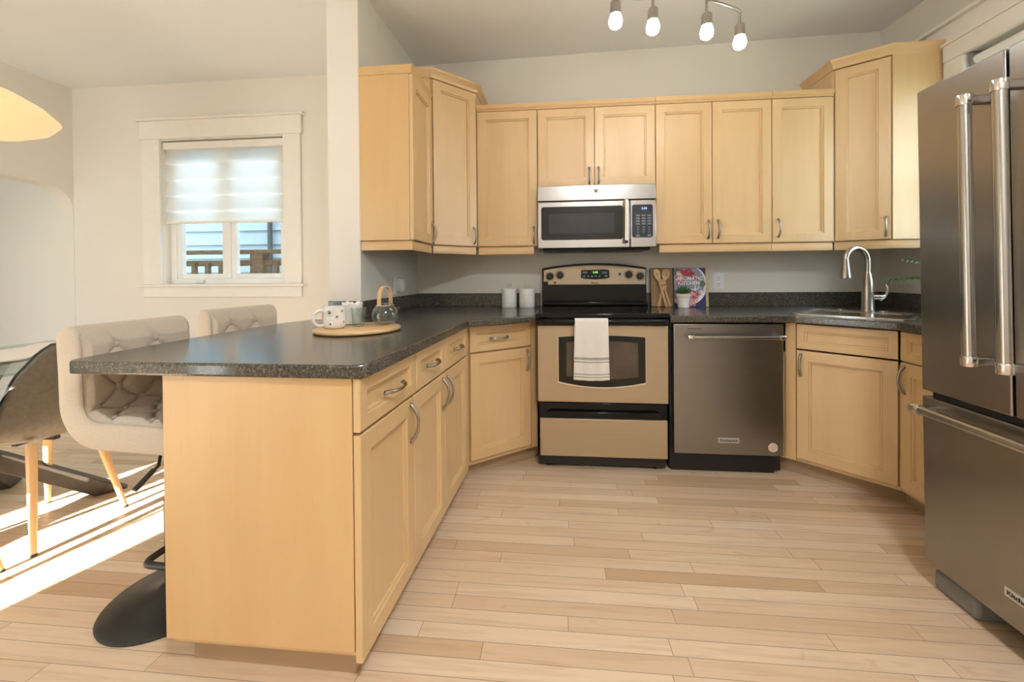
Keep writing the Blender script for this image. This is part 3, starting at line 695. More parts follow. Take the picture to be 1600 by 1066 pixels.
# ------------------------------------------------------------------ range
def kitchen_range():
    x0, x1, yf = -0.112, 0.640, 2.352
    t = thing('range', (0.264, 2.7, 0), 'electric range with black cooktop, curved backguard and warm steel door', 'range')
    MB().box(x0+0.006, yf+0.045, 0.018, x1-0.006, 3.0, 0.895).build('body', M['black'], t)  # black front carried down to stand in for the shadow under the drawer
    ck = MB().box(x0-0.006, yf-0.015, 0.897, x1+0.006, 2.985, 0.928); ck.build('cooktop', M['black_gloss'], t, bevel=0.008, seg=3)
    for cx_, cy_, r in ((0.09, 2.55, 0.11), (0.45, 2.55, 0.085), (0.09, 2.82, 0.085), (0.45, 2.82, 0.11)):
        ring = [(r, 0.0), (r+0.003, 0.0004), (r+0.006, 0)]
        MB().lathe(ring, (cx_, cy_, 0.9283), 40, caps=False).build('burner_ring', M['ring_print'], t)
    # backguard with a gently arched top
    def arch(z0, zc, xa, xb, n=24): return [(xa+(xb-xa)*k/n, zc+(z0-zc)*(2*k/n-1)**2) for k in range(n+1)]
    top = arch(1.200, 1.236, x0+0.010, x1+0.014)
    poly = [(x0+0.010, 0.926), *top, (x1+0.014, 0.926)]
    MB().loft([[(x, 2.965, z) for x, z in poly], [(x, 3.02, z) for x, z in poly]]).build('backguard', M['black_gloss'], t, bevel=0.006, seg=3)
    MB().box(x0+0.012, 2.90, 0.9285, x1+0.012, 2.966, 0.960).build('backguard_base', M['black_gloss'], t, bevel=0.008)
    fa = arch(1.188, 1.220, x0+0.022, x1+0.004); pz = [(x0+0.022, 1.108), (x0+0.052, 1.108), (x0+0.052, 1.084)]
    poly = [*fa, (x1+0.004, 1.080), (x0+0.052, 1.080), (x0+0.052, 1.104), (x0+0.022, 1.104)]
    cp = MB().loft([[(x, 2.957, z) for x, z in poly], [(x, 2.966, z) for x, z in poly]]).build('control_panel', M['range_face'], t, bevel=0.0015)
    dp = [(0.185, 1.186), (0.345, 1.190), (0.385, 1.186), (0.388, 1.130), (0.36, 1.122), (0.285, 1.118), (0.21, 1.122), (0.182, 1.130)]
    MB().loft([[(x, 2.950, z) for x, z in dp], [(x, 2.958, z) for x, z in dp]]).build('clock_panel', M['black_gloss'], cp, bevel=0.003)
    MB().box(0.245, 2.9485, 1.158, 0.335, 2.9502, 1.182).build('clock_window', M['dark_glass'], cp)
    text('clock_digits', '1:14', 0.020, (0.285, 2.948, 1.169), (1, 0, 0), (0, 0, 1), M['led_green'], cp)
    kb = MB()
    for x in (0.205, 0.222): kb.box(x-0.012, 2.9488, 1.162, x+0.006, 2.9502, 1.176)
    for x in (0.205, 0.235, 0.262, 0.289, 0.316): kb.box(x-0.008, 2.9488, 1.134, x+0.008, 2.9502, 1.146)
    for x, z in ((0.362, 1.166), (0.345, 1.166), (0.362, 1.141)): kb.box(x-0.009, 2.9488, z-0.006, x+0.011, 2.9502, z+0.008)
    kb.build('clock_buttons', M['key'], cp)
    for x, z in ((-0.045, 1.142), (0.028, 1.151), (0.527, 1.152), (0.607, 1.140)):
        MB().lathe([(0.034, 0), (0.0345, -0.0012), (0.032, -0.0013)], (x, 2.957, z), 36, 'y', caps=False).build('dial_ring', M['ink'], cp)
        k = MB().lathe([(0.027, 0), (0.026, -0.004), (0.020, -0.006), (0.0185, -0.022), (0.015, -0.024)], (x, 2.957, z), 28, 'y')
        ko = k.build('knob', M['black'], cp)
        MB().box(x-0.004, 2.930, z-0.024, x+0.004, 2.938, z+0.026).build('knob_grip', M['black'], cp, bevel=0.002)
    MB().box(0.453, 2.954, 1.146, 0.470, 2.958, 1.164).build('indicator_light', M['ink'], cp)
    MB().box(-0.016, 2.954, 1.088, 0.0, 2.958, 1.102).build('indicator_light', M['ink'], cp)
    text('badge_lettering', 'Maytag', 0.019, (0.285, 2.9565, 1.092), (1, 0, 0), (0, 0, 1), M['ink'], cp)
    for x in (0.05, 0.515, 0.553, 0.625, -0.02): text('dial_mark', '0', 0.008, (x, 2.9565, 1.105 if x > 0.1 else 1.108), (1, 0, 0), (0, 0, 1), M['ink'], cp)
    # oven door
    d = MB().box(x0, yf, 0.404, x1, yf+0.045, 0.856).build('oven_door', M['range_face'], t, bevel=0.006, seg=3)
    MB().box(x0, yf+0.002, 0.8565, x1, yf+0.045, 0.897).build('door_top_trim', M['black_gloss'], d, bevel=0.003)
    def wedge(xa, xb, zt, zb, bulge, n=14):
        b = [(xb-(xb-xa)*k/n, zb-bulge*(1-(2*k/n-1)**2)) for k in range(n+1)]
        tt = [(xa+(xb-xa)*k/n, zt+0.010*(1-(2*k/n-1)**2)) for k in range(n+1)]
        return tt+b
    w0 = wedge(0.008, 0.514, 0.792, 0.522, 0.030); w1 = wedge(0.012, 0.510, 0.788, 0.527, 0.030); w2 = wedge(0.058, 0.468, 0.756, 0.560, 0.016)
    MB().loft([[(x, yf-0.003, z-0.003) for x, z in w0], [(x, yf+0.002, z-0.003) for x, z in w0]]).build('window_trim', M['steel_bright'], d)
    MB().loft([[(x, yf-0.005, z) for x, z in w1], [(x, yf+0.002, z) for x, z in w1]]).build('oven_window', M['dark_glass'], d)
    MB().loft([[(x, yf-0.0056, z) for x, z in w2], [(x, yf-0.004, z) for x, z in w2]]).build('window_screen', M['oven_dots'], d)
    h = MB().tube([(x0+0.035, yf-0.045, 0.884), (x1-0.035, yf-0.045, 0.884)], 0.0135, 16)
    for x in (x0+0.03, x1-0.03): h.box(x-0.022, yf-0.052, 0.868, x+0.022, yf+0.004, 0.897)
    h.build('oven_handle', M['black_gloss'], d, bevel=0.006)
    # storage drawer
    MB().box(x0+0.012, yf+0.012, 0.307, x1-0.004, yf+0.045, 0.398).build('drawer_recess', M['black_gloss'], t, bevel=0.003)
    dr = MB().box(x0+0.012, yf+0.004, 0.082, x1-0.004, yf+0.045, 0.306).build('storage_drawer', M['range_face'], t, bevel=0.006, seg=3)
    MB().tube([(x0+0.06, yf+0.006, 0.338), (x0+0.075, yf-0.006, 0.345), (x1-0.065, yf-0.006, 0.345), (x1-0.05, yf+0.006, 0.338)], 0.010, 10).build('drawer_lip', M['black_gloss'], dr)
    for x in (x0+0.06, x1-0.06):
        for y in (2.43, 2.93): MB().lathe([(0.018, 0), (0.018, 0.03), (0.010, 0.032), (0.010, 0.06)], (x, y, 0.0), 16).build('leveling_foot', M['black'], t)
kitchen_range()
def towel():
    yf = 2.352; yh, zh, r = yf-0.045, 0.884, 0.0145
    t = thing('tea_towel', (0.2, yh, 0.72), 'white tea towel with grey stripes hung over the oven handle', 'towel')
    xa, xb = 0.105, 0.292
    path = [(yh+r+0.004, z) for z in np.linspace(0.66, zh, 16)]
    path += [(yh+(r+0.004)*math.cos(a), zh+(r+0.004)*math.sin(a)) for a in np.linspace(0.2, math.pi-0.2, 8)]
    nf = len(path)
    path += [(yh-r-0.005, z) for z in np.linspace(zh, 0.556, 44)]
    nz = len(path); nx = 26
    mb = MB(); vs = []
    for j, (y, z) in enumerate(path):
        for i in range(nx):
            u = i/(nx-1); drop = max(0, (zh-z)/0.33)
            x = xa+(xb-xa)*u-0.010*drop*(1-u)+0.006*drop*u
            fold = 0.006*drop*math.sin(u*9.5+0.6)*(1 if j >= nf else 0.2)
            zz = z-0.006*drop*math.sin(u*3.1)*(j >= nf)
            vs.append((x, y-abs(fold), zz))
    fs = []
    for j in range(nz-1):
        zmid = path[j][1]; front = j >= nf
        for i in range(nx-1): fs.append((j*nx+i, j*nx+i+1, (j+1)*nx+i+1, (j+1)*nx+i))
    mb.use(M['towel']); mb._add(vs, fs); mb.use(M['towel_stripe'])
    k = 0
    for j in range(nz-1):
        z = (path[j][1]+path[j+1][1])/2; s = j >= nf and any(a < z < b for a, b in ((0.574, 0.582), (0.588, 0.594), (0.655, 0.662), (0.668, 0.684), (0.690, 0.697)))
        for i in range(nx-1):
            if s: mb.mi[k] = 1
            k += 1
    mb.build('cloth', None, t, sharp=70, solid=0.003)
towel()

# ------------------------------------------------------------------ microwave
def microwave():
    x0, x1, yf = -0.119, 0.651, 2.660
    t = thing('microwave', (0.266, 2.85, 1.32), 'stainless over-the-range microwave above the cooktop', 'microwave')
    MB().box(x0+0.004, yf+0.03, 1.330, x1-0.004, YB-0.002, 1.744).build('case', M['black'], t)
    MB().box(x0, yf+0.004, 1.644, x1, yf+0.032, 1.742).build('vent_grille', M['steel'], t, bevel=0.003)
    MB().lathe([(0.016, 0), (0.0165, -0.003), (0.012, -0.005)], (0.266, yf+0.004, 1.705), 28, 'y').build('round_badge', M['steel_bright'], t)
    MB().lathe([(0.010, 0), (0.011, -0.0010), (0.009, -0.0012)], (0.266, yf-0.001, 1.705), 24, 'y').build('badge_ring', M['grey_plastic'], t)
    d = MB().box(x0, yf, 1.328, 0.482, yf+0.03, 1.637).build('door', M['steel'], t, bevel=0.005)
    def rr(xa, xb, za, zb, r=0.014, n=4):
        p = []
        for cx_, cz_, a0 in ((xb-r, zb-r, 0), (xa+r, zb-r, 90), (xa+r, za+r, 180), (xb-r, za+r, 270)):
            p += [(cx_+r*math.cos(R(a0+90*k/n)), cz_+r*math.sin(R(a0+90*k/n))) for k in range(n+1)]
        return p
    def plate(poly, y, th): return MB().loft([[(a, y, b) for a, b in poly], [(a, y+th, b) for a, b in poly]])
    plate(rr(-0.095, 0.437, 1.383, 1.603), yf-0.0025, 0.004).build('door_window', M['dark_glass'], d)
    plate(rr(-0.045, 0.382, 1.425, 1.556, 0.006), yf-0.0032, 0.002).build('window_mesh', plain('microwave_mesh', (0.035, 0.035, 0.035), 0.12, spec=0.35), d)
    h = MB().tube([(0.452, yf-0.038, 1.372), (0.452, yf-0.038, 1.628)], 0.0125, 16)
    h.build('handle', M['steel_bright'], d)
    MB().box(0.441, yf-0.046, 1.355, 0.463, yf+0.002, 1.378).build('handle_mount', M['black'], d, bevel=0.003)
    MB().box(0.441, yf-0.046, 1.622, 0.463, yf+0.002, 1.636).build('handle_mount', M['steel_bright'], d, bevel=0.003)
    c = MB().box(0.485, yf, 1.328, x1, yf+0.03, 1.637).build('control_column', M['steel'], t, bevel=0.005)
    plate(rr(0.496, 0.628, 1.392, 1.606), yf-0.0025, 0.004).build('keypad', M['panel_blue'], c)
    text('clock_digits', '1:14', 0.020, (0.572, yf-0.0034, 1.580), (1, 0, 0), (0, 0, 1), M['led_blue'], c)
    kb = MB()
    for r_ in range(4):
        for q in range(3): kb.box(0.521+q*0.036, yf-0.0034, 1.530-r_*0.018, 0.545+q*0.036, yf-0.002, 1.540-r_*0.018)
    for r_ in range(4):
        for q in range(3):
            if r_ == 3 and q == 1: continue
            kb.box(0.526+q*0.036, yf-0.0034, 1.456-r_*0.016, 0.540+q*0.036, yf-0.002, 1.462-r_*0.016)
    for q in (0, 2): kb.box(0.521+q*0.036, yf-0.0034, 1.398, 0.545+q*0.036, yf-0.002, 1.408)
    kb.build('keys', M['key'], c)
    MB().box(x0+0.03, yf+0.03, 1.312, x1-0.03, 2.98, 1.331).build('underside', M['black'], t, bevel=0.008)
microwave()

# ------------------------------------------------------------------ dishwasher
def dishwasher():
    x0, x1, yf = 0.671, 1.272, 2.3625
    t = thing('dishwasher', (0.97, 2.7, 0), 'dark stainless dishwasher with bar handle right of the range', 'dishwasher')
    MB().box(x0-0.012, yf+0.045, 0.02, x1+0.004, 2.98, 0.874).build('tub', M['black'], t)
    d = MB().box(x0, yf, 0.118, x1, yf+0.044, 0.868).build('door', M['steel_dw'], t, bevel=0.006, seg=3)
    h = MB().tube([(0.752, yf-0.048, 0.796), (1.238, yf-0.048, 0.796)], 0.0115, 16); h.build('handle', M['steel'], d)
    for x in (0.752, 1.238):
        MB().lathe([(0.015, -0.016), (0.0155, -0.014), (0.0155, 0.014), (0.015, 0.016)], (x, yf-0.048, 0.796), 20, 'x').build('handle_cap', M['steel_bright'], d)
        MB().box(x-0.011, yf-0.048, 0.787, x+0.011, yf+0.002, 0.805).build('handle_mount', M['steel'], d, bevel=0.003)
    b = MB().box(0.915, yf-0.003, 0.187, 1.030, yf+0.002, 0.216).build('name_plate', M['badge'], d, bevel=0.001)
    text('name_lettering', 'KitchenAid', 0.021, (0.9725, yf-0.0035, 0.2015), (1, 0, 0), (0, 0, 1), M['ink'], d)
    MB().lathe([(0.026, 0), (0.026, -0.0008), (0.024, -0.001)], (1.213, yf-0.0002, 0.168), 36, 'y').build('sticker', plain('sticker_paper', (0.72, 0.66, 0.60), 0.6, var=0.01), d)
    ln = MB(); 
    for k, hw in enumerate((0.010, 0.016, 0.018, 0.015, 0.010)): ln.box(1.213-hw, yf-0.0016, 0.1825-k*0.0075, 1.213+hw, yf-0.0009, 0.1845-k*0.0075)
    ln.build('sticker_print', M['cover_pink'], d)
    MB().box(0.748, yf-0.0006, 0.838, 0.826, yf+0.001, 0.841).build('vent_line', M['ink'], d)
    MB().box(x0-0.004, yf+0.050, 0.0, x1-0.03, yf+0.075, 0.116).build('kick_plate', M['black'], t)
dishwasher()

# ------------------------------------------------------------------ fridge
def fridge():
    t = thing('refrigerator', (1.7, 1.29, 0), 'stainless french door refrigerator with long bar handles at right', 'refrigerator')
    xf, ya, yb, ym = 1.340, 1.600, 0.985, 1.303
    ta = math.tan(R(1.2))
    def lean(p): return (p[0], p[1]+(p[2]-0.95)*ta, p[2])
    MB().box(xf+0.075, yb+0.01, 0.055, 2.10, ya-0.012, 1.79, xf=lean).build('case', M['grey_plastic'], t, bevel=0.004)
    def slab(y0, y1, z0, z1): return MB().box(xf, y0, z0, xf+0.068, y1, z1, xf=lean)
    dz0, dz1 = 0.722, 1.820
    def vbar(par, y):
        xh = xf-0.062
        MB().tube([lean((xh, y, 0.865)), lean((xh, y, 1.700))], 0.0165, 18).build('handle', M['steel'], par)
        for z in (0.875, 1.690):
            MB().lathe([(0.0185, -0.016), (0.0195, -0.013), (0.0195, 0.013), (0.0185, 0.016)], lean((xh, y, z)), 22).build('handle_cap', M['steel_bright'], par)
            MB().box(xh-0.004, y-0.013, z-0.013, xf+0.002, y+0.013, z+0.013, xf=lean).build('handle_mount', M['steel'], par, bevel=0.005)
    d1 = slab(ym+0.004, ya, dz0, dz1).build('door', M['steel_fridge'], t, bevel=0.005, seg=3); vbar(d1, 1.362)
    d2 = slab(yb, ym-0.004, dz0, dz1).build('door', M['steel_fridge'], t, bevel=0.005, seg=3); vbar(d2, 1.262)
    fz = slab(yb, ya, 0.098, 0.700).build('freezer_drawer', M['steel_fridge'], t, bevel=0.005, seg=3)
    xh = xf-0.060
    MB().tube([lean((xh, 1.545, 0.664)), lean((xh, 1.04, 0.664))], 0.0150, 18).build('handle', M['steel'], fz)
    for y in (1.553, 1.032):
        MB().lathe([(0.017, -0.018), (0.018, -0.015), (0.018, 0.015), (0.017, 0.018)], lean((xh, y, 0.664)), 22, 'y').build('handle_cap', M['steel_bright'], fz)
        MB().box(xh-0.003, y-0.012, 0.654, xf+0.002, y+0.012, 0.674, xf=lean).build('handle_mount', M['steel'], fz, bevel=0.004)
    MB().box(xf-0.003, 1.235, 0.180, xf+0.002, 1.335, 0.207, xf=lean).build('name_plate', M['badge'], fz, bevel=0.001)
    text('name_lettering', 'KitchenAid', 0.019, lean((xf-0.0036, 1.285, 0.1935)), (0, -1, 0), (0, 0, 1), M['ink'], fz)
    MB().box(xf+0.012, yb+0.03, 0.7005, xf+0.066, ya-0.03, 0.7215, xf=lean).build('door_seal', M['black'], t)
    for y in (ya-0.07, yb+0.07):
        MB().box(xf+0.045, y-0.03, 1.7905, xf+0.12, y+0.03, 1.815, xf=lean).build('hinge_cover', M['grey_plastic'], t, bevel=0.005)
    MB().box(xf+0.030, 1.43, 0.0, xf+0.20, 1.585, 0.072).build('leveling_foot', M['grey_plastic'], t, bevel=0.015, seg=3)
    MB().box(xf+0.030, 1.0, 0.0, xf+0.20, 1.15, 0.072).build('leveling_foot', M['grey_plastic'], t, bevel=0.015, seg=3)
    MB().box(xf+0.10, 1.02, 0.02, 2.05, 1.56, 0.056).build('base_grille', M['black'], t)
fridge()

# ------------------------------------------------------------------ wall plates
def outlet():
    t = thing('wall_outlet', (1.184, YB, 1.097), 'ivory duplex outlet on the back wall beside the cookbook', 'outlet')
    y = YB-0.001
    MB().box(1.147, y-0.006, 1.036, 1.222, y, 1.158).build('cover_plate', M['white_plastic'], t, bevel=0.003)
    for z in (1.120, 1.074):
        s = MB().box(1.166, y-0.009, z-0.018, 1.203, y-0.005, z+0.018).build('socket', M['white_plastic'], t, bevel=0.004)
        MB().box(1.176, y-0.0098, z-0.002, 1.179, y-0.0085, z+0.010).box(1.190, y-0.0098, z-0.002, 1.193, y-0.0085, z+0.010).box(1.182, y-0.0098, z-0.013, 1.187, y-0.0085, z-0.008).build('socket_slot', M['ink'], s)
outlet()
def night_light():
    t = thing('wall_outlet', (PX1, 2.62, 1.09), 'outlet plate on the left kitchen wall above the backsplash', 'outlet')
    MB().box(PX1+0.0005, 2.565, 1.030, PX1+0.006, 2.650, 1.145).build('cover_plate', M['white_plastic'], t, bevel=0.002)
    q = thing('plug_in_freshener', (PX1+0.006, 2.63, 1.06), 'rounded white plug-in device on the left wall outlet', 'air freshener')
    rings = []
    for k in range(9):
        a = k/8; x = PX1+0.0065+0.048*math.sin(a*math.pi/2); s = math.sqrt(max(0.02, 1-(a**3.0)))
        rings.append([(x, 2.632+0.034*s*math.copysign(abs(math.cos(b))**0.6, math.cos(b)), 1.088+0.050*s*math.copysign(abs(math.sin(b))**0.6, math.sin(b))) for b in np.linspace(0, 2*math.pi, 24, endpoint=False)])
    MB().loft(rings).build('shell', M['white_plastic'], q, sharp=60)
    MB().box(PX1+0.040, 2.618, 1.060, PX1+0.052, 2.646, 1.070).build('vent_slot', M['grey_plastic'], q)
night_light()

# ------------------------------------------------------------------ things on the worktop
TOP = 0.9145
def canister(x, y, r, label):
    t = thing('canister', (x, y, TOP), label, 'canister', 'white lidded canisters by the range')
    MB().lathe([(r*0.94, 0), (r, 0.006), (r, 0.118), (r*0.985, 0.122)], (x, y, TOP), 36).build('jar', M['white_ceramic'], t)
    MB().lathe([(r*1.05, 0.1225), (r*1.05, 0.132), (r*0.99, 0.139), (0.012, 0.142)], (x, y, TOP), 36).build('lid', M['white_ceramic'], t)
    MB().ball((x, y, TOP+0.162), 0.021, 16, 10, (1, 1, 0.95)).build('knob', M['glass'], t)
canister(-0.348, 2.955, 0.056, 'white canister with glass knob, farther from the range')
canister(-0.215, 2.955, 0.058, 'white canister with glass knob, next to the range')
def cutting_board():
    t = thing('cutting_board', (0.888, 2.995, TOP), 'large brown wooden board leaning on the wall behind the cookbook', 'cutting board')
    l = lambda p: (p[0], p[1]+(p[2]-TOP)*0.06, p[2])
    MB().box(0.690, 2.985, TOP, 1.095, 3.003, 1.196, xf=l).build('board', M['board_dark'], t, bevel=0.006)
    MB().box(1.066, 2.982, TOP, 1.0955, 3.0045, 1.1965, xf=l).build('edge_strip', M['bamboo'], t, bevel=0.003)
cutting_board()
def cookbook():
    t = thing('cookbook', (0.955, 2.965, TOP), 'cookbook with a plated flower dish on its indigo cover', 'book')
    x0, x1, z1 = 0.846, 1.064, 1.194; yb = 2.9705
    l = lambda p: (p[0], p[1]+(p[2]-TOP)*0.055, p[2])
    MB().box(x0+0.003, yb-0.018, TOP+0.003, x1-0.003, yb-0.003, z1-0.003, xf=l).build('pages', M['paper'], t)
    c = MB().box(x0, yb-0.021, TOP, x1, yb-0.0185, z1, xf=l).box(x0, yb-0.0025, TOP, x1, yb, z1, xf=l).box(x0-0.002, yb-0.021, TOP, x0, yb, z1, xf=l).build('cover', M['cover_blue'], t)
    yy = yb-0.0213
    def disc(cx_, cz_, r, mat, dy, name, sx=1.0, clip=True, n=40, parent=c):
        p = []
        for k in range(n):
            a = 2*math.pi*k/n; x = cx_+r*sx*math.cos(a); z = cz_+r*math.sin(a)
            if clip: x = min(max(x, x0+0.0005), x1-0.0005); z = min(max(z, TOP+0.002), z1-0.0005)
            p.append((x, z))
        MB().loft([[l((a, yy-dy-0.0003, b)) for a, b in p], [l((a, yy-dy, b)) for a, b in p]]).build(name, mat, parent)
    disc(0.925, 1.075, 0.150, M['cover_plate'], 0.0, 'printed_plate'); disc(0.925, 1.085, 0.132, M['cover_grey'], 0.0004, 'printed_dish')
    disc(0.86, 1.165, 0.030, M['cover_green'], 0.0008, 'printed_herb'); disc(1.04, 1.08, 0.022, M['cover_green'], 0.0008, 'printed_herb')
    rr = random.Random(3)
    pet = MB()
    spots = [(0.93, 1.165, 'cover_red')]*26+[(0.955, 1.150, 'cover_red')]*16+[(0.88, 1.13, 'cover_pink')]*16+[(1.00, 1.02, 'cover_red')]*14+[(0.99, 1.00, 'cover_pink')]*18+[(0.97, 0.955, 'cover_pink')]*14+[(0.90, 1.18, 'cover_red')]*10+[(1.0, 1.04, 'cover_plate')]*10+[(0.88, 1.09, 'cover_red')]*10
    for cx_, cz_, mt in spots:
        x = cx_+rr.gauss(0, 0.022); z = cz_+rr.gauss(0, 0.018); a = rr.random()*6.28; L = rr.uniform(0.008, 0.020); W = L*0.4
        p = [(x+L*math.cos(b)*math.cos(a)-W*math.sin(b)*math.sin(a), z+L*math.cos(b)*math.sin(a)+W*math.sin(b)*math.cos(a)) for b in np.linspace(0, 6.28, 9)[:-1]]
        if min(q[0] for q in p) < x0+0.001 or max(q[0] for q in p) > x1-0.001 or max(q[1] for q in p) > z1-0.001: continue
        dy = 0.0012+rr.random()*0.0006
        pet.use(M[mt]).loft([[l((q, yy-dy-0.0003, b)) for q, b in p], [l((q, yy-dy, b)) for q, b in p]])
    pet.build('printed_artwork', None, c)
    for s, x, z, sz in (('MY', 0.866, 1.149, 0.026), ('AROMATIC', 0.954, 1.118, 0.036), ('KITCHEN', 0.948, 1.086, 0.036)):
        p = l((x, yy-0.0028, z)); o = text('title_lettering', s, sz, (x+(0.015 if s == 'MY' else 0), p[1], z), (1, 0, 0), (0, 0.055, 1), M['white_print'], c)
cookbook()
def utensils():
    yb = 2.968
    def stick(xa, za, xb, zb, y, head, name, label):
        a, b = Vector((xa, za)), Vector((xb, zb)); d = (b-a).normalized(); n = Vector((-d.y, d.x)); L = (b-a).length
        t = thing(name, (xa, y, za), label, 'utensil', None)
        w = lambda s, o, yy: ((a+d*s+n*o).x, yy, (a+d*s+n*o).y)
        def strip(outline, nm, th=0.006):
            MB().loft([[w(s, o, y-th) for s, o in outline], [w(s, o, y) for s, o in outline]]).build(nm, M['spoon_wood'], t, bevel=0.0015)
        hl = 0.085
        strip([(0, -0.010), (0, 0.010), (L-hl, 0.0065), (L-hl, -0.0065)], 'shaft')
        def oval(c0, c1, wd, n=18): return [(c0+(c1-c0)*(0.5-0.5*math.cos(q)), wd*math.sin(q)*(0.75+0.25*(0.5-0.5*math.cos(q)))) for q in np.linspace(0, 2*math.pi, n, endpoint=False)]
        if head == 'fork':
            strip([(L-hl-0.002, -0.007), (L-hl-0.002, 0.007), (L-0.060, 0.026), (L-0.052, 0.028), (L-0.052, -0.028), (L-0.060, -0.026)], 'blade')
            for o in (-0.0215, -0.0072, 0.0072, 0.0215): strip([(L-0.052, o-0.0055), (L-0.052, o+0.0055), (L-(0.004 if abs(o) < 0.01 else 0.012), o*0.92+0.005), (L-(0.004 if abs(o) < 0.01 else 0.012), o*0.92-0.005)], 'tine')
        else:
            strip(oval(L-hl-0.004, L, 0.026), 'bowl')
            if head == 'heart':
                MB().ball(w(L-0.04, 0, y-0.0062), 0.006, 10, 6, (1, 0.15, 1)).build('hole', M['stain'], t)
        MB().ball(w(0.014, 0, y-0.0062), 0.0028, 10, 6, (1, 0.2, 1)).build('hang_hole', M['stain'], t)
    stick(0.793, 0.9155, 0.716, 1.190, 2.963, 'heart', 'wooden_spoon', 'wooden spoon crossing leftwards against the brown board')
    stick(0.738, 0.9155, 0.800, 1.190, 2.976, 'fork', 'slotted_spatula', 'slotted wooden spatula leaning right against the brown board')
    stick(0.824, 0.9155, 0.763, 1.120, 2.984, 'spoon', 'wooden_spoon', 'wooden spoon with hidden bowl behind the two crossed utensils')
    b = MB().tube([(0.746, 2.972, 1.074), (0.752, 2.951, 1.074), (0.780, 2.951, 1.080), (0.790, 2.972, 1.082)], 0.005, 8)
    o = b.build('utensil_tie', M['steel_bright']); tag(o, 'shiny tie binding the wooden utensils together', 'tie')
utensils()
def succulent():
    x, y = 0.889, 2.895
    t = thing('potted_succulent', (x, y, TOP), 'small green succulent in a ribbed white pot before the cookbook', 'potted plant')
    prof = [(0.034, 0), (0.036, 0.004)]
    for k in range(14): prof.append((0.036+0.007*k/13+(0.0010 if k % 2 else 0), 0.008+0.066*k/13))
    MB().lathe(prof, (x, y, TOP), 40).build('pot', M['white_ceramic'], t, sharp=80)
    MB().lathe([(0.0440, 0.0745), (0.0465, 0.0755), (0.0465, 0.097), (0.0455, 0.099), (0.040, 0.099), (0.038, 0.092), (0.001, 0.092)], (x, y, TOP), 40).build('pot_rim', M['terracotta_rim'], t)
    rr = random.Random(5)
    mb = MB()
    for ring, (n, tilt, L) in enumerate(((12, 22, 0.062), (10, 45, 0.062), (7, 68, 0.058))):
        for k in range(n):
            a = 2*math.pi*(k+0.5*ring)/n+rr.uniform(-.1, .1); e = R(tilt+rr.uniform(-7, 7)); dv = Vector((math.cos(a)*math.cos(e), math.sin(a)*math.cos(e), math.sin(e)))
            p0 = Vector((x, y, TOP+0.095)); pts = [p0+dv*L*q+Vector((0, 0, 0.008*q*q)) for q in (0.05, 0.3, 0.6, 0.85, 1.0)]
            mb.tube(pts, [0.005, 0.009, 0.0095, 0.006, 0.0008], 8, flat=0.45)
    o = mb.build('leaves', M['leaf'], t)
succulent()
def palm():
    x, y = 2.10, 2.02
    t = thing('potted_palm', (x, y, TOP), 'green palm on the worktop, fronds showing past the fridge edge', 'potted plant')
    MB().lathe([(0.050, 0), (0.055, 0.004), (0.068, 0.10), (0.070, 0.112), (0.064, 0.112), (0.060, 0.100), (0.001, 0.100)], (x, y, TOP), 30).build('pot', M['white_ceramic'], t)
    MB().lathe([(0.059, 0.1005), (0.03, 0.104), (0.001, 0.105)], (x, y, TOP), 20).build('soil', M['soil'], t)
    rr = random.Random(2)
    tips = [(-0.50, 0.10, 0.095), (-0.44, 0.08, 0.200), (-0.10, 0.26, 0.26), (-0.02, -0.22, 0.30), (0.10, 0.22, 0.28), (0.05, -0.10, 0.33)]
    for dx, dy, dz in tips:
        mb = MB(); p0 = Vector((x, y, TOP+0.10)); p2 = Vector((x+dx, y+dy, TOP+0.10+dz)); p1 = p0.lerp(p2, 0.45)+Vector((0, 0, 0.09))
        B = lambda q: (1-q)**2*p0+2*q*(1-q)*p1+q*q*p2
        mb.tube([B(k/11) for k in range(12)], [0.003-0.002*k/11 for k in range(12)], 6)
        for k in range(4, 24):
            q = k/24; c = B(q); tg = (B(min(1, q+0.02))-B(q-0.02)).normalized(); side = tg.cross(Vector((0, 0, 1))).normalized()
            Lf = 0.075*math.sin(math.pi*(0.12+0.8*q))*(1.15-0.55*q)
            for s in (-1, 1):
                e = c+tg*Lf*0.80+side*s*Lf*0.40+Vector((0, 0, s*Lf*0.34-0.004)); m1 = c.lerp(e, 0.45); nn = (e-c).cross(Vector((0.3, 1, 0))).normalized()*0.0040
                mb._add([c, m1+nn, e, m1-nn+Vector((0, 0, 0.0015))], [(0, 1, 2, 3)])
        mb.build('frond', M['palm'], t, sharp=80)
palm()
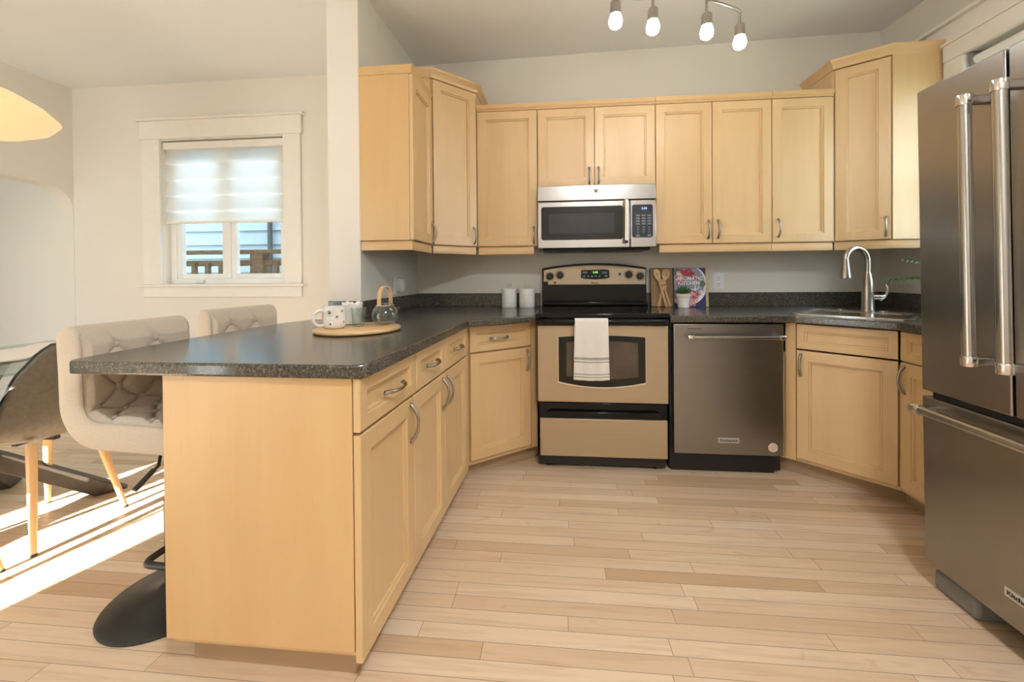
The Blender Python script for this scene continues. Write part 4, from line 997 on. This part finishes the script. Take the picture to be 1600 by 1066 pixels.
# round board with tea things
BX, BY, BZ = -0.868, 1.682, 0.932
t = thing('serving_board', (BX, BY, TOP), 'round pale wooden serving board on the peninsula worktop', 'serving board')
MB().lathe([(0.168, 0), (0.178, 0.004), (0.180, 0.010), (0.178, 0.0155), (0.172, 0.0175), (0.001, 0.0175)], (BX, BY, TOP), 64).build('board', M['bamboo'], t)
def mug():
    x, y, z = -0.945, 1.625, BZ+0.0005
    t = thing('mug', (x, y, z), 'white ceramic mug with raised daisies at left of the serving board', 'mug')
    MB().lathe([(0.034, 0), (0.042, 0.006), (0.047, 0.018), (0.048, 0.045), (0.0455, 0.088), (0.0450, 0.094), (0.0425, 0.094), (0.0425, 0.088), (0.0435, 0.045), (0.040, 0.012), (0.001, 0.009)], (x, y, z), 40).build('body', M['white_ceramic'], t)
    hd = Vector((-0.62, -0.78)); pts = []
    for k in range(19):
        a = R(-115)+R(230)*k/18; o = 0.056+0.030*math.cos(a); pts.append((x+hd.x*o, y+hd.y*o, z+0.046+0.032*math.sin(a)))
    MB().tube(pts, 0.0072, 12).build('handle', M['white_ceramic'], t)
    for ang, zz, s in ((-82, 0.070, 1.2), (-48, 0.052, 0.8), (-78, 0.022, 0.9), (-20, 0.075, 0.8), (-10, 0.03, 0.8)):
        a = R(ang); cc = Vector((x+0.047*math.cos(a), y+0.047*math.sin(a), z+zz)); rad = Vector((math.cos(a), math.sin(a), 0)); tx = Vector((-math.sin(a), math.cos(a), 0))
        mb = MB()
        for k in range(8):
            b = 2*math.pi*k/8; p = cc+tx*0.0085*s*math.cos(b)+Vector((0, 0, 0.0085*s*math.sin(b))); mb.ball(p, 0.0040*s, 8, 6)
        d = mb.build('daisy', M['white_ceramic'], t)
        MB().ball(cc+rad*0.001, 0.0045*s, 10, 6).build('daisy_centre', M['stain'], d)
mug()
def sugar_pot():
    x, y, z = -0.938, 1.765, BZ+0.0005
    t = thing('sugar_jar', (x, y, z), 'pressed-glass jar stuffed with white paper between mug and tumbler', 'jar')
    def flute(u, v):
        a = 2*math.pi*u; r = 0.040+0.004*v+0.0012*math.cos(12*a); return (x+r*math.cos(a), y+r*math.sin(a), z+0.075*v)
    MB().grid(flute, 96, 6, True).lathe([(0.040, 0.0), (0.001, 0.0005)], (x, y, z), 32, caps=False).build('jar', M['glass'], t, sharp=70)
    def nap(u, v):
        a = 2*math.pi*u; q = v
        if q < 0.7: s = q/0.7; r = 0.035+0.008*s+0.003*math.sin(7*a)*s; zz = 0.003+0.096*s+0.008*math.sin(5*a+1)*s
        else: s = (q-0.7)/0.3; r = (0.043+0.003*math.sin(7*a))*(1-s)+0.002; zz = 0.099+0.008*math.sin(5*a+1)*(1-s)-0.014*s
        return (x+r*math.cos(a), y+r*math.sin(a), z+zz)
    MB().grid(nap, 64, 16, True).build('paper_liner', M['white_plastic'], t, sharp=50)
sugar_pot()
def tumbler():
    x, y, z = -0.872, 1.695, BZ+0.0005
    t = thing('tumbler', (x, y, z), 'small clear glass tumbler in front of the teapot', 'glass')
    MB().lathe([(0.022, 0), (0.026, 0.003), (0.031, 0.070), (0.0325, 0.082), (0.031, 0.083), (0.029, 0.070), (0.024, 0.010), (0.001, 0.008)], (x, y, z), 32).build('glass_body', M['glass'], t)
tumbler()
def teapot():
    x, y, z = -0.785, 1.772, BZ+0.0005
    t = thing('teapot', (x, y, z), 'round clear glass teapot with a bent bamboo top handle', 'teapot')
    MB().lathe([(0.034, 0), (0.048, 0.005), (0.058, 0.025), (0.060, 0.042), (0.054, 0.066), (0.040, 0.084), (0.032, 0.090), (0.031, 0.096), (0.029, 0.096), (0.030, 0.089), (0.052, 0.064), (0.0575, 0.042), (0.046, 0.008), (0.001, 0.006)], (x, y, z), 40).build('body', M['glass'], t)
    MB().lathe([(0.031, 0.0965), (0.033, 0.099), (0.028, 0.106), (0.010, 0.112), (0.006, 0.113), (0.009, 0.122), (0.006, 0.130), (0.001, 0.131)], (x, y, z), 30).build('lid', M['glass'], t)
    MB().lathe([(0.020, 0.030), (0.020, 0.094), (0.0175, 0.094), (0.0175, 0.032), (0.001, 0.031)], (x, y, z), 24).build('infuser', thin_glass('frosted_infuser', (0.75, 0.78, 0.76)), t)
    sp = Vector((0.92, -0.38)); MB().tube([(x+sp.x*o, y+sp.y*o, z+h) for o, h in ((0.050, 0.042), (0.066, 0.052), (0.074, 0.068), (0.084, 0.080))], [0.014, 0.011, 0.008, 0.007], 12).build('spout', M['glass'], t)
    hd = Vector((0.41, 0.91)); pts = []
    for k in range(25):
        a = math.pi*k/24; pts.append((0.034*math.cos(a), 0.088+0.085*math.sin(a)**0.6))
    nrm = Vector((-hd.y, hd.x, 0)); rings = []
    for k, (o, h) in enumerate(pts):
        c = Vector((x+hd.x*o, y+hd.y*o, z+h)); a = math.pi*k/24; rd = Vector((hd.x*math.cos(a), hd.y*math.cos(a), math.sin(a)))
        rings.append([c+nrm*0.011+rd*0.002, c-nrm*0.011+rd*0.002, c-nrm*0.011-rd*0.002, c+nrm*0.011-rd*0.002])
    MB().loft(rings).build('handle', M['bamboo'], t, sharp=60)
    MB().tube([(x+0.038*math.cos(b), y+0.038*math.sin(b), z+0.086) for b in np.linspace(0, 2*math.pi, 30, endpoint=False)], 0.0025, 8, closed=True).build('handle_band', M['steel_bright'], t)
teapot()

# ------------------------------------------------------------------ ceiling fixture
def track_light():
    lamps = [(0.274, 1.833), (0.452, 1.895), (0.714, 1.960), (0.907, 2.062)]
    t = thing('track_light', (0.58, 1.95, 2.76), 'brushed nickel S-bar ceiling fixture with four lit bulbs', 'ceiling light')
    ctrl = [(0.20, 1.72), (0.27, 1.832), (0.36, 1.90), (0.452, 1.905), (0.56, 1.90), (0.65, 1.915), (0.714, 1.945), (0.80, 1.985), (0.87, 2.025), (0.905, 2.055), (0.915, 2.085)]
    pts = []
    for i in range(len(ctrl)-1):
        p0, p1, p2, p3 = [Vector(ctrl[max(0, min(len(ctrl)-1, j))]) for j in (i-1, i, i+1, i+2)]
        for q in np.linspace(0, 1, 6, endpoint=False):
            v = 0.5*((2*p1)+(-p0+p2)*q+(2*p0-5*p1+4*p2-p3)*q*q+(-p0+3*p1-3*p2+p3)*q**3); pts.append((v.x, v.y, 2.432))
    MB().tube(pts, 0.0065, 12).build('bar', M['nickel'], t)
    MB().lathe([(0.065, 0.332), (0.065, 0.315), (0.058, 0.308), (0.010, 0.306), (0.008, 0.0)], (0.57, 1.905, 2.432), 30).build('canopy', M['nickel'], t)
    for x, y in lamps:
        MB().tube([(x, y, 2.432), (x, y, 2.375)], 0.0065, 10).build('stem', M['nickel'], t)
        MB().lathe([(0.007, 0.058), (0.020, 0.056), (0.0235, 0.050), (0.0235, 0.0), (0.020, 0.0), (0.020, 0.045), (0.001, 0.046)], (x, y, 2.318), 24).build('lamp_socket', M['nickel'], t)
        MB().lathe([(0.012, 0.020), (0.014, 0.012), (0.026, -0.012), (0.030, -0.030), (0.026, -0.050), (0.014, -0.060), (0.001, -0.062)], (x, y, 2.318), 24).build('bulb', M['bulb'], t)
track_light()
def fill_light():
    x, y = 0.55, -0.35  # unseen lamp, added to brighten the kitchen from behind the camera
    t = thing('added_fill_light', (x, y, zc(x, y)), 'round fill light added on the ceiling behind the camera', 'ceiling light')
    z = zc(x, y)
    MB().lathe([(0.20, 0.0), (0.205, -0.02), (0.20, -0.045), (0.185, -0.05), (0.18, -0.02), (0.001, -0.02)], (x, y, z-0.001), 40).build('rim', M['nickel'], t)
    MB().lathe([(0.178, -0.022), (0.176, -0.060), (0.15, -0.085), (0.08, -0.10), (0.001, -0.105)], (x, y, z-0.001), 40).build('fill_diffuser', M['fill_diffuser'], t)
fill_light()
def pendant():
    x, y = -3.03, 1.75
    t = thing('pendant_lamp', (x, y, 2.03), 'glowing wide veneer pendant shade over the dining table', 'pendant lamp')
    prof = [(0.05, 0.155), (0.16, 0.150), (0.28, 0.115), (0.38, 0.060), (0.445, 0.0), (0.40, -0.050), (0.30, -0.092), (0.16, -0.115), (0.05, -0.118)]
    prof = [(r*0.83, h*0.95) for r, h in prof]
    MB().lathe(prof, (x, y, 2.02), 48).build('lamp_shade', M['shade'], t, sharp=60)
    MB().tube([(x, y, 2.16), (x, y, 2.845)], 0.004, 8).build('cord', M['black'], t)
    MB().lathe([(0.055, 0), (0.055, -0.02), (0.01, -0.025)], (x, y, 2.845), 24).build('ceiling_cup', M['trim'], t)
pendant()

# ------------------------------------------------------------------ bar stools
def stool(loc, rot, label):
    t = thing('bar_stool', (loc[0], loc[1], 0), label, 'bar stool', 'tufted bar stools at the peninsula', rot=rot)
    hw = 0.190; xb = -0.155; r0 = 0.10; zs = 0.652; ztop = 0.955; xfr = 0.185; th = 0.045
    cl = [(xb-0.008, ztop), (xb-0.003, 0.86), (xb, zs+r0)]
    cl += [(xb+r0-r0*math.cos(a), zs+r0-r0*math.sin(a)) for a in np.linspace(0.12, math.pi/2, 10)]
    cl += [(xb+r0+0.07, zs-0.001), (xfr, zs-0.006)]
    P = np.array(cl); seg = np.r_[0, np.cumsum(np.hypot(*np.diff(P, axis=0).T))]; Ltot = seg[-1]; ns = 180
    S = np.linspace(0, Ltot, ns); C = np.c_[np.interp(S, seg, P[:, 0]), np.interp(S, seg, P[:, 1])]
    for _ in range(3): C[1:-1] = (C[:-2]+2*C[1:-1]+C[2:])/4
    T = np.gradient(C, axis=0); T /= np.hypot(*T.T)[:, None]; Nn = np.c_[-T[:, 1], T[:, 0]]   # points to the sitter's side
    if Nn[0, 0] < 0: Nn = -Nn
    nyy = 150; Y = np.linspace(-hw, hw, nyy)
    btn = [(0.03+0.07*k, yv) for k in range(9) for yv in ((-0.15, -0.02, 0.11) if k % 2 else (-0.085, 0.045)) if 0.03+0.07*k < Ltot-0.03]
    lines = [(a, b) for i, a in enumerate(btn) for b in btn[i+1:] if 0.05 < abs(a[0]-b[0]) < 0.09 and abs(a[1]-b[1]) < 0.08]
    for a in btn:
        if a[1] < -0.12: lines.append((a, (a[0]+0.025, -0.185)))
        if a[1] > 0.10: lines.append((a, (a[0]+0.03, 0.185)))
        if a[0] < 0.04: lines.append((a, (-0.02, a[1]-0.025)))
    def tuft(s, yv):
        edge = min(1.0, max(0.0, (hw-0.011-abs(yv))/0.016)); es = min(1.0, max(0.0, (Ltot-0.01-s)/0.04)); edge = min(edge, es, max(0.0, min(1, (s+0.012)/0.03)))
        d = 0.0
        for b in btn:
            d += 0.013*math.exp(-((s-b[0])**2+(yv-b[1])**2)/(0.020**2))
        c = 0.0
        for a, b in lines:
            ax, ay = b[0]-a[0], b[1]-a[1]; u = max(0, min(1, ((s-a[0])*ax+(yv-a[1])*ay)/(ax*ax+ay*ay))); q = math.hypot(s-a[0]-u*ax, yv-a[1]-u*ay)
            c = max(c, 0.0095*math.exp(-(q/0.0045)**1.3)+0.005*math.exp(-(q/0.018)**2))
        groove = 0.005*math.exp(-((abs(yv)-(hw-0.0115))/0.0035)**2)
        return (0.016-max(d, c))*edge-groove
    rings = []
    ends = [(-0.0, 0.72), (0.006, 0.92), (0.018, 1.0)]
    ys = [(-hw, 0.72), (-hw+0.003, 0.90), (-hw+0.007, 0.98)]+[(q, 1.0) for q in np.linspace(-hw+0.011, hw-0.011, nyy)]+[(hw-0.007, 0.98), (hw-0.003, 0.90), (hw, 0.72)]
    for yv, k in ys:
        ring = []
        for i in range(ns): 
            o = th*k+tuft(S[i], yv); ring.append((C[i, 0]+Nn[i, 0]*o, yv, C[i, 1]+Nn[i, 1]*o))
        for a in np.linspace(0.35, math.pi-0.35, 7):   # front roll
            v = math.cos(a)*Nn[-1]+math.sin(a)*T[-1]; ring.append((C[-1, 0]+v[0]*th*k, yv, C[-1, 1]+v[1]*th*k))
        for i in range(ns-1, -1, -2): ring.append((C[i, 0]-Nn[i, 0]*th*k, yv, C[i, 1]-Nn[i, 1]*th*k))
        for a in np.linspace(0.35, math.pi-0.35, 7):
            v = -math.cos(a)*Nn[0]-math.sin(a)*T[0]; ring.append((C[0, 0]+v[0]*th*k, yv, C[0, 1]+v[1]*th*k))
        rings.append(ring)
    seat = MB().loft(rings).build('upholstered_seat', M['linen'], t, local=True, sharp=60)
    for b in btn:
        i = int(np.argmin(abs(S-b[0]))); n = Nn[i]; o = th+0.001
        MB().ball((C[i, 0]+n[0]*o, b[1], C[i, 1]+n[1]*o), 0.0115, 14, 9, (1, 1, 1)).build('button', M['linen_dark'], seat, local=True)
    MB().box(-0.11, -0.12, 0.588, 0.12, 0.12, 0.602).lathe([(0.05, 0.55), (0.05, 0.588)], (0, 0, 0), 20).build('seat_plate', M['black_metal'], t, local=True, bevel=0.003)
    MB().lathe([(0.026, 0.03), (0.026, 0.36), (0.017, 0.362), (0.017, 0.56)], (0, 0, 0), 24).build('column', M['black_metal'], t, local=True)
    MB().tube([(0.0, 0.03, 0.575), (0.06, -0.09, 0.570), (0.12, -0.15, 0.552), (0.12, -0.18, 0.538)], 0.005, 8).tube([(0.12, -0.165, 0.546), (0.120, -0.222, 0.512)], 0.008, 10).build('height_lever', M['black_metal'], t, local=True)
    MB().lathe([(0.200, 0.0), (0.202, 0.006), (0.196, 0.012), (0.12, 0.026), (0.05, 0.042), (0.028, 0.060), (0.001, 0.062)], (0, 0, 0), 56).build('base_disc', M['black_metal'], t, local=True)
    fr = []
    for cx_, cy_, a0 in ((0.205, 0.17, 0), (0.145, 0.17, 90), (0.145, -0.17, 180), (0.205, -0.17, 270)):
        fr += [(cx_+0.03*math.cos(R(a0+q)), cy_+0.03*math.sin(R(a0+q)), 0.27) for q in (0, 22, 45, 68, 90)]
    MB().tube(fr, 0.0105, 12, closed=True).tube([(0.02, 0, 0.27), (0.115, 0, 0.27)], 0.0105, 12).build('foot_rest', M['black_metal'], t, local=True)
    return t
stool((-1.385, 1.315), R(-2), 'oatmeal tufted bar stool nearer the camera at the peninsula')
stool((-1.475, 1.900), R(-10), 'oatmeal tufted bar stool farther along, only its back top showing')

# ------------------------------------------------------------------ dining table and chairs
def dining_table():
    cx_, cy_ = -2.75, 1.55
    t = thing('dining_table', (cx_, cy_, 0), 'glass-topped dining table on dark crossed wooden legs', 'table')
    MB().box(-3.30, 0.75, 0.738, -2.325, 2.42, 0.750).build('glass_top', M['table_glass'], t, bevel=0.003)
    hub = Vector((cx_, cy_, 0.40))
    for fx, fy in ((-2.41, 1.95), (-3.06, 1.96), (-3.09, 1.15), (-2.44, 1.14)):
        ft = Vector((fx, fy, 0.0)); top = Vector((cx_-(fx-cx_)*-0.95, cy_+(fy-cy_)*0.95, 0.737))
        d = Vector((fx-cx_, fy-cy_, 0)).normalized(); s = Vector((-d.y, d.x, 0))*0.028
        def plank(a, b, wv): return [[a-s-wv, a+s-wv, a+s+wv, a-s+wv], [b-s-wv, b+s-wv, b+s+wv, b-s+wv]]
        lo = d*0.060
        MB().loft(plank(Vector((ft.x, ft.y, 0.0)), hub-d*0.0, lo)).build('lower_leg', M['dark_wood'], t, bevel=0.004)
        MB().loft(plank(hub, top, lo)).build('upper_arm', M['dark_wood'], t, bevel=0.004)
    MB().box(cx_-0.07, cy_-0.07, 0.34, cx_+0.07, cy_+0.07, 0.46).build('hub_block', M['dark_wood'], t, bevel=0.01)
dining_table()
def runner():
    t = thing('table_runner', (-2.87, 1.6, 0.751), 'white scalloped-edge runner along the glass dining table', 'table runner')
    def f(u, v):
        y = 0.72+1.73*v; sc = 0.018*abs(math.sin(v*math.pi*13))
        x0, x1 = -3.09-sc, -2.645+sc
        return (x0+(x1-x0)*u, y, 0.7590+0.004*math.sin(v*40)*(u-0.5)**2*4+0.002*math.sin(v*17+u*3))
    MB().grid(f, 12, 160).build('cloth', M['runner'], t, solid=0.003, sharp=70)
runner()
def dining_chair(x, y, rot, label):
    t = thing('dining_chair', (x, y, 0), label, 'dining chair', 'shell dining chairs at the glass table', rot=rot)
    prof = [(-0.225, 0.470), (-0.20, 0.462), (-0.10, 0.440), (0.03, 0.430), (0.11, 0.440), (0.155, 0.475), (0.180, 0.54), (0.205, 0.65), (0.222, 0.75), (0.232, 0.862)]
    P = np.array(prof); seg = np.r_[0, np.cumsum(np.hypot(*np.diff(P, axis=0).T))]; seg /= seg[-1]
    S = np.linspace(0, 1, 40); C = np.c_[np.interp(S, seg, P[:, 0]), np.interp(S, seg, P[:, 1])]
    for _ in range(4): C[1:-1] = (C[:-2]+2*C[1:-1]+C[2:])/4
    T = np.gradient(C, axis=0); T /= np.hypot(*T.T)[:, None]; Nn = np.c_[-T[:, 1], T[:, 0]]
    hwv = np.interp(S, [0, 0.1, 0.35, 0.6, 0.85, 0.96, 1.0], [0.170, 0.200, 0.218, 0.215, 0.180, 0.135, 0.095]); lift = np.interp(S, [0, 0.25, 0.5, 0.62, 0.8, 1.0], [0.008, 0.030, 0.070, 0.085, 0.070, 0.025])
    vv = np.linspace(-1, 1, 29)
    def pt(i, v, off=0.0):
        l = lift[i]*abs(v)**2.3; return (C[i, 0]+Nn[i, 0]*(l+off), hwv[i]*v, C[i, 1]+Nn[i, 1]*(l+off))
    MB().grid(lambda u, w_: pt(int(round(w_*39)), vv[int(round(u*28))]), 29, 40).build('seat_shell', M['leather'], t, local=True, solid=0.018, sharp=60)
    rim = [pt(i, -1) for i in range(40)]+[pt(39, v) for v in vv[1:-1]]+[pt(i, 1) for i in range(39, -1, -1)]+[pt(0, v) for v in vv[::-1][1:-1]]
    MB().tube(rim, 0.0085, 8, closed=True).build('edge_piping', M['black'], t, local=True)
    MB().box(-0.10, -0.012, 0.413, 0.09, 0.012, 0.428).box(-0.012, -0.09, 0.413, 0.012, 0.09, 0.428).build('under_frame', M['black_metal'], t, local=True)
    for sx in (-1, 1):
        for sy in (-1, 1):
            a = Vector((sx*0.125, sy*0.115, 0.440 if sx > 0 else 0.430)); b = Vector((sx*0.220, sy*0.178, 0.0))
            lg = MB().tube([a, a.lerp(b, 0.5), b.lerp(a, 0.02), ], [0.0185, 0.0155, 0.0105], 14).build('leg', M['oak'], t, local=True)
            MB().tube([b.lerp(a, 0.02), b], [0.0108, 0.0108], 12).build('leg_glide', M['black'], lg, local=True)
    return t
dining_chair(-2.390, 1.635, 0, 'taupe shell dining chair with beech legs behind the nearer bar stool')
dining_chair(-2.402, 1.190, 0, 'shell dining chair mostly out of frame, one beech foot showing lower left')
